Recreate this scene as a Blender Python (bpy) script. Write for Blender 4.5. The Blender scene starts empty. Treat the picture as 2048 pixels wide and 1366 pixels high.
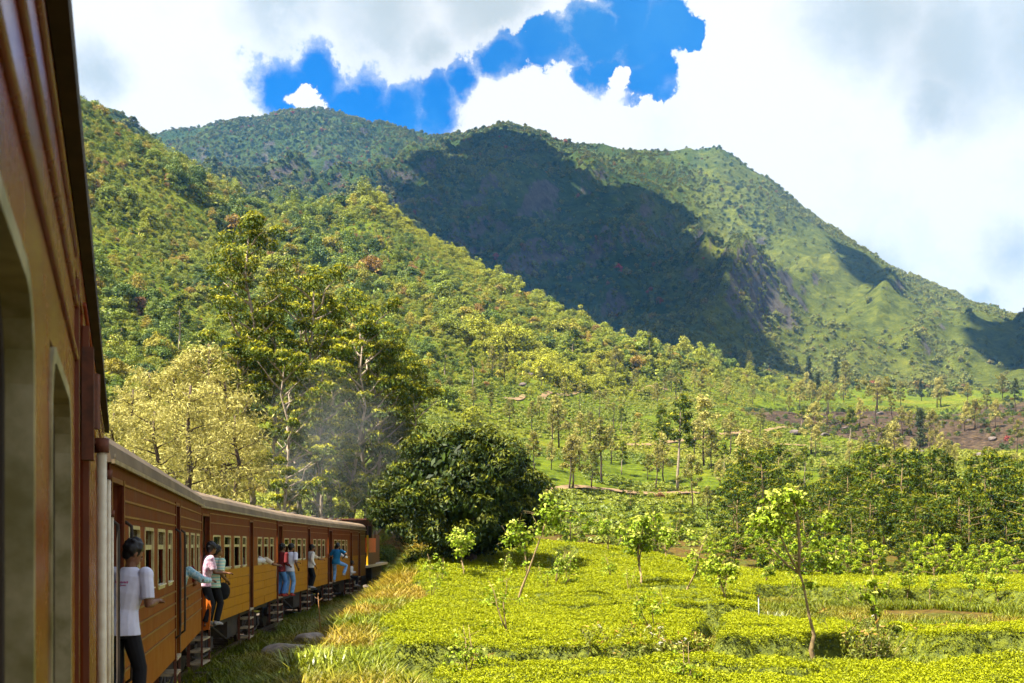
import bpy, bmesh, math, random
import numpy as np
from mathutils import Vector, Matrix

random.seed(11)
rng = np.random.default_rng(11)
scene = bpy.context.scene
C = scene.collection
R = math.radians

# ------------------------------------------------------------------ camera
# metres; rail level is z = 0, the camera is held out of a coach window at z = ZC looking along +Y
F, HY, CX, ZC = 2200.0, 1088.0, 1024.0, 2.8      # focal length / horizon row / centre column of the 2048 px photograph
cam = bpy.data.cameras.new('camera')
cam_ob = bpy.data.objects.new('camera', cam)
C.objects.link(cam_ob)
cam_ob.location = (0, 0, ZC)
cam_ob.rotation_euler = (R(90), 0, 0)
cam.sensor_width = 36.0
cam.lens = 36.0 * F / 2048.0
cam.shift_y = (HY - 683.0) / 2048.0
cam.clip_start = 0.02
cam.clip_end = 40000
cam.dof.use_dof = True
cam.dof.focus_distance = 45.0
cam.dof.aperture_fstop = 8.0
scene.camera = cam_ob

# ------------------------------------------------------------------ light, sky, exposure
SUN_EL = R(60.0)
SUN_DIR = Vector((-0.90, -0.44, 0)).normalized() * math.cos(SUN_EL) + Vector((0, 0, math.sin(SUN_EL)))
sun = bpy.data.lights.new('sun', 'SUN')
sun.energy = 5.0
sun.angle = R(0.53)
sun.color = (1.0, 0.93, 0.80)
sun_ob = bpy.data.objects.new('sun', sun)
C.objects.link(sun_ob)
sun_ob.rotation_euler = (-SUN_DIR).to_track_quat('-Z', 'Y').to_euler()

scene.view_settings.view_transform = 'Standard'
scene.view_settings.look = 'None'
scene.view_settings.exposure = 2.2
scene.view_settings.gamma = 1.0
scene.view_settings.use_curve_mapping = False
cy = scene.cycles
cy.use_denoising = True
cy.max_bounces = 6
cy.diffuse_bounces = 3
cy.glossy_bounces = 2
cy.transmission_bounces = 3
cy.transparent_max_bounces = 6
cy.volume_bounces = 0
cy.use_adaptive_sampling = True
cy.adaptive_threshold = 0.028
cy.caustics_reflective = False
cy.caustics_refractive = False
cy.sample_clamp_indirect = 4.0
cy.volume_step_rate = 4.0
cy.volume_max_steps = 64

def pixdir(px, py):
    return Vector(((px - CX) / F, 1.0, (HY - py) / F)).normalized()

def make_world():
    w = bpy.data.worlds.new('World')
    scene.world = w
    w.use_nodes = True
    nt = w.node_tree
    nt.nodes.clear()
    N = nt.nodes.new
    L = nt.links.new
    out = N('ShaderNodeOutputWorld')
    sky = N('ShaderNodeTexSky')
    sky.sky_type = 'NISHITA'
    sky.sun_disc = False
    sky.sun_elevation = SUN_EL
    sky.sun_rotation = math.atan2(SUN_DIR.x, SUN_DIR.y)
    sky.altitude = 1400
    sky.air_density = 1.0
    sky.dust_density = 0.2
    sky.ozone_density = 2.0
    tc = N('ShaderNodeTexCoord')

    def vmath(op, a, b=None, scale=None):
        n = N('ShaderNodeVectorMath'); n.operation = op
        for k, s in enumerate((a, b)):
            if s is None: continue
            if isinstance(s, (tuple, list, Vector)): n.inputs[k].default_value = tuple(s)
            else: L(s, n.inputs[k])
        if scale is not None: n.inputs['Scale'].default_value = scale
        return n.outputs['Value'] if op in ('DOT_PRODUCT', 'LENGTH', 'DISTANCE') else n.outputs['Vector']

    def m(op, a, b=None, c=None):
        n = N('ShaderNodeMath'); n.operation = op
        for k, s in enumerate((a, b, c)):
            if s is None: continue
            if isinstance(s, (int, float)): n.inputs[k].default_value = s
            else: L(s, n.inputs[k])
        return n.outputs[0]

    def noise(vec, scale, detail, rough=0.55):
        n = N('ShaderNodeTexNoise'); n.inputs['Scale'].default_value = scale
        n.inputs['Detail'].default_value = detail; n.inputs['Roughness'].default_value = rough
        L(vec, n.inputs['Vector']); return n

    def smooth(x, a, b):
        n = N('ShaderNodeMapRange'); n.interpolation_type = 'SMOOTHSTEP'
        n.inputs['From Min'].default_value = a; n.inputs['From Max'].default_value = b
        L(x, n.inputs['Value']); return n.outputs['Result']

    def mixc(f, a, b):
        n = N('ShaderNodeMix'); n.data_type = 'RGBA'
        L(f, n.inputs['Factor'])
        for s, k in ((a, 6), (b, 7)):
            if isinstance(s, tuple): n.inputs[k].default_value = s
            else: L(s, n.inputs[k])
        return n.outputs[2]

    d = tc.outputs['Generated']
    # domain warp gives the billowing edges
    w1 = noise(d, 7.0, 7.0, 0.62)
    off = vmath('SUBTRACT', w1.outputs['Color'], (0.5, 0.5, 0.5))
    dw = vmath('ADD', d, vmath('SCALE', off, scale=0.085))
    w2 = noise(d, 30.0, 8.0, 0.68)
    off2 = vmath('SUBTRACT', w2.outputs['Color'], (0.5, 0.5, 0.5))
    dw = vmath('ADD', dw, vmath('SCALE', off2, scale=0.034))

    def caps(lst, soft=1.0):
        acc = None
        for px, py, r in lst:
            dist = vmath('DISTANCE', dw, pixdir(px, py))
            ang = r / F * pixdir(px, py).y
            v = m('SUBTRACT', 1.0, m('DIVIDE', dist, ang))      # 1 at centre, 0 at the rim
            acc = v if acc is None else m('MAXIMUM', acc, v)
        return acc
    # gaps of blue between the clouds
    gap = caps([(560, 150, 88), (590, 225, 80), (690, 180, 84), (720, 245, 85), (800, 225, 80), (880, 225, 70), (620, 120, 60),
                (950, 185, 54), (1030, 130, 56), (1110, 105, 62), (1180, 95, 75), (1250, 90, 85), (1290, 160, 62), (1240, 30, 70), (1200, 165, 45),
                (1310, 40, 65), (1370, 45, 35), (2650, 300, 300), (-700, -500, 420), (2600, -700, 500), (600, -1500, 700)])
    sepd = N('ShaderNodeSeparateXYZ'); L(d, sepd.inputs[0])
    high = smooth(sepd.outputs['Z'], 0.50, 0.75)           # extra blue gaps added overhead, out of view, to lower the fill light
    brk = m('MULTIPLY', m('SUBTRACT', noise(dw, 2.4, 4.0).outputs['Fac'], 0.50), 3.0)
    gap = m('MAXIMUM', gap, m('SUBTRACT', brk, m('MULTIPLY', m('SUBTRACT', 1.0, high), 3.0)))
    puff = caps([(592, 172, 40), (604, 192, 44), (618, 214, 46), (1290, 235, 40), (1235, 185, 30)])
    pn = m('MULTIPLY', m('SUBTRACT', noise(d, 48.0, 7.0, 0.65).outputs['Fac'], 0.5), 1.6)
    gap = m('SUBTRACT', gap, m('MULTIPLY', smooth(m('ADD', puff, pn), 0.0, 0.5), 0.9))
    fine = m('MULTIPLY', m('SUBTRACT', noise(d, 42.0, 9.0, 0.66).outputs['Fac'], 0.5), 0.85)
    softn = m('MULTIPLY', smooth(noise(d, 11.0, 3.0).outputs['Fac'], 0.35, 0.60), 0.85)
    hard = smooth(m('ADD', gap, fine), 0.0, 0.16)
    soft = smooth(m('ADD', gap, fine), -0.12, 0.55)
    blue_f = m('ADD', m('MULTIPLY', hard, m('SUBTRACT', 1.0, softn)), m('MULTIPLY', soft, softn))
    # greyer, thicker undersides
    grey = caps([(560, -40, 160), (760, 0, 190), (980, 10, 190), (870, 110, 120), (1900, 120, 200), (1720, 40, 170), (2060, 60, 200), (1850, 230, 90), (200, 150, 90),
                 (1730, 560, 110), (2030, 500, 110), (1960, 610, 60), (500, -600, 500), (1700, -700, 600)])
    g2 = noise(d, 9.0, 5.0, 0.6).outputs['Fac']
    grey_f = smooth(m('ADD', grey, m('MULTIPLY', m('SUBTRACT', g2, 0.5), 1.1)), -0.05, 0.95)
    col_cloud = mixc(grey_f, (0.240, 0.242, 0.242, 1), (0.142, 0.160, 0.163, 1))
    bil = noise(dw, 13.0, 7.0, 0.62).outputs['Fac']
    col_cloud = mixc(m('MULTIPLY', smooth(bil, 0.50, 0.74), 0.32), col_cloud, (0.168, 0.184, 0.188, 1))
    thin = smooth(gap, -0.55, 0.0)          # thin rims let the light through
    col_cloud = mixc(m('MULTIPLY', thin, 0.45), col_cloud, (0.238, 0.242, 0.244, 1))
    tint = N('ShaderNodeMix'); tint.data_type = 'RGBA'; tint.blend_type = 'MULTIPLY'
    tint.inputs['Factor'].default_value = 1.0
    L(sky.outputs['Color'], tint.inputs[6]); tint.inputs[7].default_value = (0.0, 0.50, 0.98, 1)
    veil = m('MULTIPLY', smooth(noise(dw, 5.0, 5.0).outputs['Fac'], 0.45, 0.80), 0.22)
    skyc = mixc(veil, tint.outputs[2], (0.9, 2.9, 4.2, 1))
    bg1 = N('ShaderNodeBackground'); L(skyc, bg1.inputs['Color']); bg1.inputs['Strength'].default_value = 0.050
    bg2 = N('ShaderNodeBackground'); L(col_cloud, bg2.inputs['Color']); bg2.inputs['Strength'].default_value = 1.0
    mx = N('ShaderNodeMixShader')
    L(blue_f, mx.inputs[0]); L(bg2.outputs[0], mx.inputs[1]); L(bg1.outputs[0], mx.inputs[2])
    L(mx.outputs[0], out.inputs['Surface'])
    try: w.cycles.sampling_method = 'MANUAL'; w.cycles.sample_map_resolution = 512
    except Exception: pass
make_world()

# ------------------------------------------------------------------ helpers
def link(o, parent=None):
    C.objects.link(o)
    if parent is not None: o.parent = parent
    return o

def tag(o, label, cat, group=None):
    o['label'] = label; o['category'] = cat
    if group: o['group'] = group
    return o

def thing(name, label, cat, loc=(0, 0, 0), rz=0.0, group=None, scale=1.0):
    o = bpy.data.objects.new(name, None)
    o.empty_display_size = 0.2
    o.location = loc; o.rotation_euler = (0, 0, rz); o.scale = (scale,) * 3
    link(o)
    return tag(o, label, cat, group)

def kind(o, k):
    o['kind'] = k
    return o

def np_mesh(name, verts, quads=None, tris=None, mat=None, smooth=False):
    """fast mesh from numpy arrays"""
    me = bpy.data.meshes.new(name)
    verts = np.asarray(verts, np.float32)
    me.vertices.add(len(verts)); me.vertices.foreach_set('co', verts.ravel())
    loops = []; starts = []; n = 0
    for arr, k in ((quads, 4), (tris, 3)):
        if arr is None or len(arr) == 0: continue
        arr = np.asarray(arr, np.int32)
        loops.append(arr.ravel()); starts.append(n + np.arange(len(arr)) * k); n += arr.size
    loops = np.concatenate(loops); starts = np.concatenate(starts)
    me.loops.add(len(loops)); me.loops.foreach_set('vertex_index', loops)
    me.polygons.add(len(starts)); me.polygons.foreach_set('loop_start', starts.astype(np.int32))
    if smooth: me.polygons.foreach_set('use_smooth', np.ones(len(starts), bool))
    me.update(calc_edges=True)
    if mat: me.materials.append(mat)
    return me

def obj(name, me, parent=None, loc=None):
    o = bpy.data.objects.new(name, me)
    if loc is not None: o.location = loc
    return link(o, parent)

class MB:
    """collects shapes into one mesh"""
    def __init__(s): s.v = []; s.f = []
    def add(s, vs, fs):
        b = len(s.v); s.v += [tuple(v) for v in vs]; s.f += [tuple(i + b for i in f) for f in fs]; return s
    def box(s, x0, x1, y0, y1, z0, z1):
        return s.add([(x0,y0,z0),(x1,y0,z0),(x1,y1,z0),(x0,y1,z0),(x0,y0,z1),(x1,y0,z1),(x1,y1,z1),(x0,y1,z1)],
              [(0,3,2,1),(4,5,6,7),(0,1,5,4),(1,2,6,5),(2,3,7,6),(3,0,4,7)])
    def tube(s, pts, rad, n=8, cap=True):
        pts = [Vector(p) for p in pts]
        if isinstance(rad, (int, float)): rad = [rad] * len(pts)
        vs = []; fs = []
        ref = None
        for i, p in enumerate(pts):
            d = (pts[min(i+1, len(pts)-1)] - pts[max(i-1, 0)])
            d = d.normalized() if d.length > 1e-9 else Vector((0,0,1))
            if ref is None: ref = Vector((1,0,0)) if abs(d.x) < 0.9 else Vector((0,1,0))
            a = (ref - d * ref.dot(d)).normalized(); b = d.cross(a); ref = a
            ra, rb = rad[i] if isinstance(rad[i], (tuple, list)) else (rad[i], rad[i])
            for k in range(n):
                t = 2*math.pi*k/n
                vs.append(p + a*(math.cos(t)*ra) + b*(math.sin(t)*rb))
        for i in range(len(pts)-1):
            for k in range(n):
                k2 = (k+1) % n
                fs.append((i*n+k, i*n+k2, (i+1)*n+k2, (i+1)*n+k))
        if cap:
            fs.append(tuple(range(n-1, -1, -1))); fs.append(tuple((len(pts)-1)*n + k for k in range(n)))
        return s.add(vs, fs)
    def ell(s, c, r, nu=12, nv=8, rot=None):
        vs = []; fs = []
        for j in range(nv+1):
            ph = math.pi*j/nv
            for i in range(nu):
                th = 2*math.pi*i/nu
                p = Vector((math.sin(ph)*math.cos(th)*r[0], math.sin(ph)*math.sin(th)*r[1], math.cos(ph)*r[2]))
                if rot is not None: p = rot @ p
                vs.append(Vector(c) + p)
        for j in range(nv):
            for i in range(nu):
                i2 = (i+1) % nu
                fs.append((j*nu+i, (j+1)*nu+i, (j+1)*nu+i2, j*nu+i2))
        return s.add(vs, fs)
    def prism(s, prof, y0, y1, flip=False):
        """extrude an (x,z) outline along y"""
        n = len(prof)
        vs = [(x, y0, z) for x, z in prof] + [(x, y1, z) for x, z in prof]
        fs = [(i, (i+1) % n, n+(i+1) % n, n+i) for i in range(n)] + [tuple(range(n-1, -1, -1)), tuple(range(n, 2*n))]
        return s.add(vs, fs)
    def mesh(s, name, mat=None, smooth=False):
        me = bpy.data.meshes.new(name)
        me.from_pydata(s.v, [], s.f); me.update()
        if smooth: me.polygons.foreach_set('use_smooth', [True]*len(me.polygons))
        bm = bmesh.new(); bm.from_mesh(me); bmesh.ops.recalc_face_normals(bm, faces=bm.faces); bm.to_mesh(me); bm.free()
        if mat: me.materials.append(mat)
        return me
    def build(s, name, mat, parent=None, smooth=False, loc=None):
        return obj(name, s.mesh(name, mat, smooth), parent, loc)

# numpy noise ------------------------------------------------------
_perm = np.random.default_rng(5).random((512, 512)).astype(np.float32)
def vnoise(x, y):
    x = np.asarray(x, np.float64); y = np.asarray(y, np.float64)
    xi = np.floor(x).astype(int); yi = np.floor(y).astype(int)
    fx = x - xi; fy = y - yi
    fx = fx*fx*fx*(fx*(fx*6-15)+10); fy = fy*fy*fy*(fy*(fy*6-15)+10)
    a = _perm[xi & 511, yi & 511]; b = _perm[(xi+1) & 511, yi & 511]
    c = _perm[xi & 511, (yi+1) & 511]; d = _perm[(xi+1) & 511, (yi+1) & 511]
    return (a*(1-fx)+b*fx)*(1-fy) + (c*(1-fx)+d*fx)*fy
def fbm(x, y, wl, octv=4, gain=0.5):
    s = 0; a = 1.0; t = 0
    for k in range(octv):
        s = s + a*(vnoise(x/wl + 17.3*k, y/wl - 9.1*k) - 0.5); t += a; a *= gain; wl *= 0.5
    return s/t*2
def ridged(x, y, wl, octv=4):
    s = 0; a = 1.0; t = 0
    for k in range(octv):
        s = s + a*(1-np.abs(2*vnoise(x/wl+31.7*k, y/wl+11.9*k)-1)); t += a; a *= 0.5; wl *= 0.5
    return s/t
def sstep(a, b, x):
    t = np.clip((x-a)/(b-a), 0, 1); return t*t*(3-2*t)

# ------------------------------------------------------------------ materials
def mat_nodes(name):
    m = bpy.data.materials.new(name); m.use_nodes = True
    nt = m.node_tree; nt.nodes.clear()
    out = nt.nodes.new('ShaderNodeOutputMaterial')
    return m, nt, nt.nodes.new, nt.links.new, out

def ramp(nt, fac, stops):
    n = nt.nodes.new('ShaderNodeValToRGB')
    cr = n.color_ramp
    while len(cr.elements) < len(stops): cr.elements.new(0.5)
    for e, (p, c) in zip(cr.elements, stops):
        e.position = p; e.color = (*c, 1)
    nt.links.new(fac, n.inputs[0])
    return n.outputs[0]

def tex_noise(nt, scale, detail=4, rough=0.55, coord='Object', mapscale=None, dist=0.0):
    tc = nt.nodes.new('ShaderNodeTexCoord')
    n = nt.nodes.new('ShaderNodeTexNoise')
    n.inputs['Scale'].default_value = scale; n.inputs['Detail'].default_value = detail
    n.inputs['Roughness'].default_value = rough; n.inputs['Distortion'].default_value = dist
    src = tc.outputs[coord]
    if mapscale:
        mp = nt.nodes.new('ShaderNodeMapping'); mp.inputs['Scale'].default_value = mapscale
        nt.links.new(src, mp.inputs[0]); src = mp.outputs[0]
    nt.links.new(src, n.inputs['Vector'])
    return n.outputs['Fac']

def mixcol(nt, f, a, b, blend='MIX'):
    n = nt.nodes.new('ShaderNodeMix'); n.data_type = 'RGBA'; n.blend_type = blend
    if isinstance(f, (int, float)): n.inputs['Factor'].default_value = f
    else: nt.links.new(f, n.inputs['Factor'])
    for s, k in ((a, 6), (b, 7)):
        if isinstance(s, tuple): n.inputs[k].default_value = (*s[:3], 1)
        else: nt.links.new(s, n.inputs[k])
    return n.outputs[2]

def mth(nt, op, a, b=None):
    n = nt.nodes.new('ShaderNodeMath'); n.operation = op
    for k, s in enumerate((a, b)):
        if s is None: continue
        if isinstance(s, (int, float)): n.inputs[k].default_value = s
        else: nt.links.new(s, n.inputs[k])
    return n.outputs[0]

def mrange(nt, x, a, b, c=0.0, d=1.0, smooth=True):
    n = nt.nodes.new('ShaderNodeMapRange')
    if smooth: n.interpolation_type = 'SMOOTHSTEP'
    for nm, v in (('From Min', a), ('From Max', b), ('To Min', c), ('To Max', d)): n.inputs[nm].default_value = v
    nt.links.new(x, n.inputs['Value']); return n.outputs['Result']

def principled(nt, out, col, rough=0.6, spec=0.3, metal=0.0, bump=None, bump_d=0.01, bump_s=0.5):
    b = nt.nodes.new('ShaderNodeBsdfPrincipled')
    if isinstance(col, tuple): b.inputs['Base Color'].default_value = (*col[:3], 1)
    else: nt.links.new(col, b.inputs['Base Color'])
    if isinstance(rough, (int, float)): b.inputs['Roughness'].default_value = rough
    else: nt.links.new(rough, b.inputs['Roughness'])
    b.inputs['Specular IOR Level'].default_value = spec
    b.inputs['Metallic'].default_value = metal
    if bump is not None:
        n = nt.nodes.new('ShaderNodeBump'); n.inputs['Distance'].default_value = bump_d; n.inputs['Strength'].default_value = bump_s
        nt.links.new(bump, n.inputs['Height']); nt.links.new(n.outputs[0], b.inputs['Normal'])
    nt.links.new(b.outputs[0], out.inputs['Surface'])
    return b

def simple(name, c1, c2=None, rough=0.6, scale=8.0, spec=0.3, metal=0.0, bump=0.0, bump_d=0.01, mapscale=None, detail=5):
    m, nt, N, L, out = mat_nodes(name)
    f = tex_noise(nt, scale, detail, 0.6, mapscale=mapscale)
    f2 = mrange(nt, f, 0.3, 0.7)
    col = mixcol(nt, f2, c1, c2 or tuple(x*0.75 for x in c1))
    principled(nt, out, col, rough, spec, metal, f if bump else None, bump_d, bump)
    return m

def leaf_mat(name, c1, c2, tip=None, transl=0.35, rough=0.5, spec=0.25, vvar=0.5, tint=None, big=None):
    """foliage: colour varies per tree (Object Info random), per leaf ('v'), new growth ('tip') and planted zone ('tint')"""
    m, nt, N, L, out = mat_nodes(name)
    oi = N('ShaderNodeObjectInfo')
    col = mixcol(nt, oi.outputs['Random'], c1, c2)
    if big is not None:      # rare odd-coloured crowns
        stops = big
        col = mixcol(nt, oi.outputs['Random'], c1, c2)
        r = ramp(nt, oi.outputs['Random'], stops); nd = nt.nodes[-1]
        col = r
    if tint is not None:
        at = N('ShaderNodeAttribute'); at.attribute_type = 'INSTANCER'; at.attribute_name = 'tint'
        col = mixcol(nt, at.outputs['Fac'], col, tint)
    av = N('ShaderNodeAttribute'); av.attribute_name = 'v'
    if tip is not None:
        ap = N('ShaderNodeAttribute'); ap.attribute_name = 'tip'
        col = mixcol(nt, ap.outputs['Fac'], col, tip)
    k = mth(nt, 'ADD', mth(nt, 'MULTIPLY', av.outputs['Fac'], vvar*2), 1-vvar)
    hs = N('ShaderNodeHueSaturation'); L(col, hs.inputs['Color']); L(k, hs.inputs['Value'])
    col = hs.outputs[0]
    b = N('ShaderNodeBsdfPrincipled'); L(col, b.inputs['Base Color']); b.inputs['Roughness'].default_value = rough
    b.inputs['Specular IOR Level'].default_value = spec
    t = N('ShaderNodeBsdfTranslucent'); L(col, t.inputs['Color'])
    mx = N('ShaderNodeMixShader'); mx.inputs[0].default_value = transl*0.65
    L(b.outputs[0], mx.inputs[1]); L(t.outputs[0], mx.inputs[2]); L(mx.outputs[0], out.inputs['Surface'])
    return m
# ------------------------------------------------------------------ terrain
# right-hand side wall of the train in plan: X of the wall for a given Y
WALL_Y = np.array([-60, 0, 10.2, 22.3, 35.2, 48.5, 61.5, 75, 100, 140])
WALL_X = np.array([21.2, -0.13, -3.76, -6.36, -7.56, -8.12, -8.2, -8.6, -10.5, -16])
def wall_x(Y): return np.interp(Y, WALL_Y, WALL_X)

# left edge of the tea
TEA_Y = np.array([10, 18, 24, 33, 43, 50, 62, 75, 95])
TEA_X = np.array([0.5, -1.2, -2.9, -4.0, -3.5, -4.4, -5.6, -4.6, -4.0])
def tea_left(Y): return np.interp(Y, TEA_Y, TEA_X)

PROF_PX = np.array([-400, 150, 340, 500, 640, 740, 860, 1000, 1090, 1200, 1300, 1420, 1500, 1610, 1750, 1870, 2010, 2060, 2500])
# rows: (distance, photo row) of successive control points from the near valley to behind the main crest
PY = [1000,1040,1045,1050,1055,1058,1068,1085,1092,1100,1108,1112,1118,1126,1132,1136,1140,1140,1140]
K = [
 (100, PY),
 (150, [850,930,950,965,970,978,992,1010,1022,1034,1042,1046,1048,1050,1050,1050,1050,1050,1050]),
 (220, [650,760,800,830,840,850,868,895,912,930,942,952,960,968,972,975,975,975,975]),
 (320, [430,560,640,690,710,720,745,790,812,835,855,870,882,892,898,900,900,900,900]),
 (450, [180,330,440,530,560,570,615,685,715,750,780,808,824,836,842,845,846,846,846]),
 ([520,520,560,620,640,640,630,610,600,590,600,620,650,700,700,700,700,700,700],
  [82,187,309,420,443,411,478,565,620,672,722,750,776,792,797,800,802,802,802]),
 ([750,750,800,850,880,880,870,850,830,820,800,800,820,850,850,850,850,850,850],
  [250,350,420,480,500,500,560,630,670,700,712,726,748,764,770,778,784,784,784]),
 ([1100,1100,1100,1150,1150,1150,1100,1050,1020,1000,1000,1000,1000,1050,1050,1050,1050,1050,1050],
  [250,380,430,470,480,480,540,600,630,655,668,690,706,718,732,742,754,754,754]),
 ([1500,1500,1500,1600,1600,1600,1500,1400,1400,1400,1400,1400,1400,1400,1400,1400,1400,1400,1400],
  [200,340,370,380,370,380,430,450,480,505,525,560,590,630,660,682,712,714,714]),
 ([2300,2300,2400,2400,2400,2350,2200,1950,1950,2050,2050,2050,2000,1950,1900,1850,1800,1900,1900],
  [230,300,268,240,217,245,268,258,275,293,300,300,352,432,515,577,632,628,628]),
 ([3000]*19, [420,420,400,380,370,400,410,400,410,430,440,440,480,540,600,650,690,690,690]),
 ([9000]*19, [1040]*19),
]
# fine detail of the main skyline: (px, py)
SKY_PX = np.array([300, 345, 400, 440, 470, 520, 560, 600, 640, 680, 710, 745, 760, 800, 860, 900, 950, 1000, 1040, 1090, 1110, 1150, 1200, 1240, 1290, 1330, 1380, 1405, 1440, 1470, 1500, 1540, 1580, 1610, 1640, 1690, 1740, 1800, 1870, 1940, 2010, 2060])
SKY_PY = np.array([280, 266, 258, 246, 245, 238, 226, 219, 217, 226, 236, 250, 246, 255, 271, 268, 264, 257, 266, 273, 284, 290, 288, 297, 303, 305, 298, 305, 299, 315, 342, 365, 398, 428, 450, 478, 508, 545, 576, 605, 632, 640])

GU = np.arange(-1500, 3700, 8.0)
GY = np.concatenate([np.geomspace(3, 100, 150)[:-1], np.geomspace(100, 800, 230)[:-1], np.geomspace(800, 2600, 250)[:-1], np.geomspace(2600, 9000, 16)])

def near_z(X, Y):
    d = X - wall_x(Y)
    z = -0.28 + 0*X
    z = z + 2.5*sstep(30, 88, Y)*np.exp(-((X-0.5)/13.0)**2) - 0.014*np.maximum(0, X-6) + 0.25*sstep(-2, 3, X)*sstep(60, 30, Y)*0
        # low bank to the right of the engine, with the big tree on it
    z = z + 2.1*np.exp(-((X+4.6)/3.4)**2 - ((Y-76)/9.0)**2)
    z = z + 0.55*fbm(X+3, Y, 12, 2)*sstep(0.5, 4, X-tea_left(Y))*sstep(100, 82, Y)*sstep(16, 24, Y)
    flat = sstep(2.6, 0.9, d)*sstep(-6, -4.2, d)                # track bed
    z = z*(1-flat) + (-0.28)*flat
    left = np.maximum(0, -4.4 - d)
    z = z + np.minimum(left*0.45, 6 + 0.05*left)*sstep(-60, 0, left*0+Y*0-0.0+1)
    return z

def build_grid():
    U, Y = np.meshgrid(GU, GY, indexing='ij')
    X = (U - CX)/F*Y
    nk = len(K)
    def smooth_interp(vals):
        fine = np.arange(-1700, 3900, 4.0)
        v = np.interp(fine, PROF_PX, np.asarray(vals, float))
        ker = np.exp(-np.linspace(-2, 2, 21)**2); ker /= ker.sum()
        v = np.convolve(np.pad(v, 10, 'edge'), ker, 'valid')
        return np.interp(GU, fine, v)
    KY = np.array([smooth_interp(k[0] if not np.isscalar(k[0]) else [k[0]]*19) for k in K])      # nk x nu
    KP = np.array([smooth_interp(k[1]) for k in K])
    ins = (GU > 300) & (GU < 2060)
    KP[9][ins] = np.interp(GU[ins], SKY_PX, SKY_PY)
    P = np.zeros_like(Y)
    for i in range(len(GU)):
        P[i] = np.interp(np.log(GY), np.log(KY[:, i]), KP[:, i])
    Z = ZC + (HY - P)/F*Y
    # relief
    YS = KY[5][:, None]; YM = KY[9][:, None]
    hill = sstep(105, 200, Y)*sstep(950, 700, Y)
    damp = 0.35 + 0.65*np.minimum(1, np.abs(Y-YS)/120)
    Z += hill*damp*(fbm(X, Y, 95, 4)*0.030*np.minimum(Y, 420) + fbm(X+300, Y, 30, 3)*0.006*np.minimum(Y, 400))
    mt = sstep(850, 1150, Y)
    dm = np.clip(np.abs(Y-YM)/420, 0.04, 1)*(1-0.30*sstep(1500, 1900, CX+F*X/Y))
    # gullies run down the fall line (towards the camera and to the right)
    sx = X*0.93 - Y*0.37; sy = (Y*0.93 + X*0.37)*0.42
    Z += mt*dm*((ridged(sx, sy, 330, 5)-0.55)*185 + fbm(X, Y, 120, 4)*22 + (ridged(sx+900, sy, 110, 3)-0.5)*82 + fbm(X+77, Y, 26, 3)*6)
    Z += mt*(1-dm)*fbm(X, Y, 35, 3)*4
    # ridge that runs from the middle summit down to the right
    zn = near_z(X, Y)
    b = sstep(86, 118, Y)
    Z = zn*(1-b) + Z*b
    Z += sstep(8, 20, Y)*sstep(130, 90, Y)*fbm(X, Y, 6, 3)*0.10*(1-sstep(2.6, 0.9, X-wall_x(Y))*sstep(-6, -4.2, X-wall_x(Y)))
    return X, Y, Z
GXX, GYY, GZZ = build_grid()

def ground_z(X, Y):
    X = np.asarray(X, float); Y = np.maximum(np.asarray(Y, float), 3.01)
    u = (CX + F*X/Y - GU[0])/8.0
    u = np.clip(u, 0, len(GU)-1.001); v = np.clip(np.interp(Y, GY, np.arange(len(GY))), 0, len(GY)-1.001)
    i = u.astype(int); j = v.astype(int); fu = u-i; fv = v-j
    return (GZZ[i, j]*(1-fu)+GZZ[i+1, j]*fu)*(1-fv) + (GZZ[i, j+1]*(1-fu)+GZZ[i+1, j+1]*fu)*fv

def hit(px, py, y0=14.0, y1=2700.0):
    """first place where the view through a photo point meets the ground"""
    ys = np.geomspace(y0, y1, 3000)
    xs = (px-CX)/F*ys
    d = ZC + (HY-py)/F*ys - ground_z(xs, ys)
    k = np.where(d <= 0)[0]
    y = ys[k[0]] if len(k) else y1
    return (px-CX)/F*y, y, float(ground_z((px-CX)/F*y, y))

def terrain_mesh(name, j0, j1, mat):
    nu = len(GU); nj = j1-j0+1
    v = np.stack([GXX[:, j0:j1+1], GYY[:, j0:j1+1], GZZ[:, j0:j1+1]], -1).reshape(-1, 3)
    idx = np.arange(nu*nj).reshape(nu, nj)
    q = np.stack([idx[:-1, :-1], idx[1:, :-1], idx[1:, 1:], idx[:-1, 1:]], -1).reshape(-1, 4)
    return v, q

def mat_ground():
    m, nt, N, L, out = mat_nodes('earth_and_grass')
    f = tex_noise(nt, 0.35, 6, 0.6); g = tex_noise(nt, 4.0, 6, 0.65)
    c = ramp(nt, f, [(0.30, (0.08, 0.042, 0.014)), (0.45, (0.09, 0.065, 0.012)), (0.6, (0.065, 0.075, 0.009)), (0.8, (0.10, 0.092, 0.009))])
    c2 = mixcol(nt, mrange(nt, g, 0.3, 0.7), (0.35, 0.30, 0.25), (1.2, 1.15, 1.0))
    c = mixcol(nt, 1.0, c, c2, 'MULTIPLY')
    principled(nt, out, c, 0.9, 0.1, bump=g, bump_d=0.08, bump_s=0.8)
    return m

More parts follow.
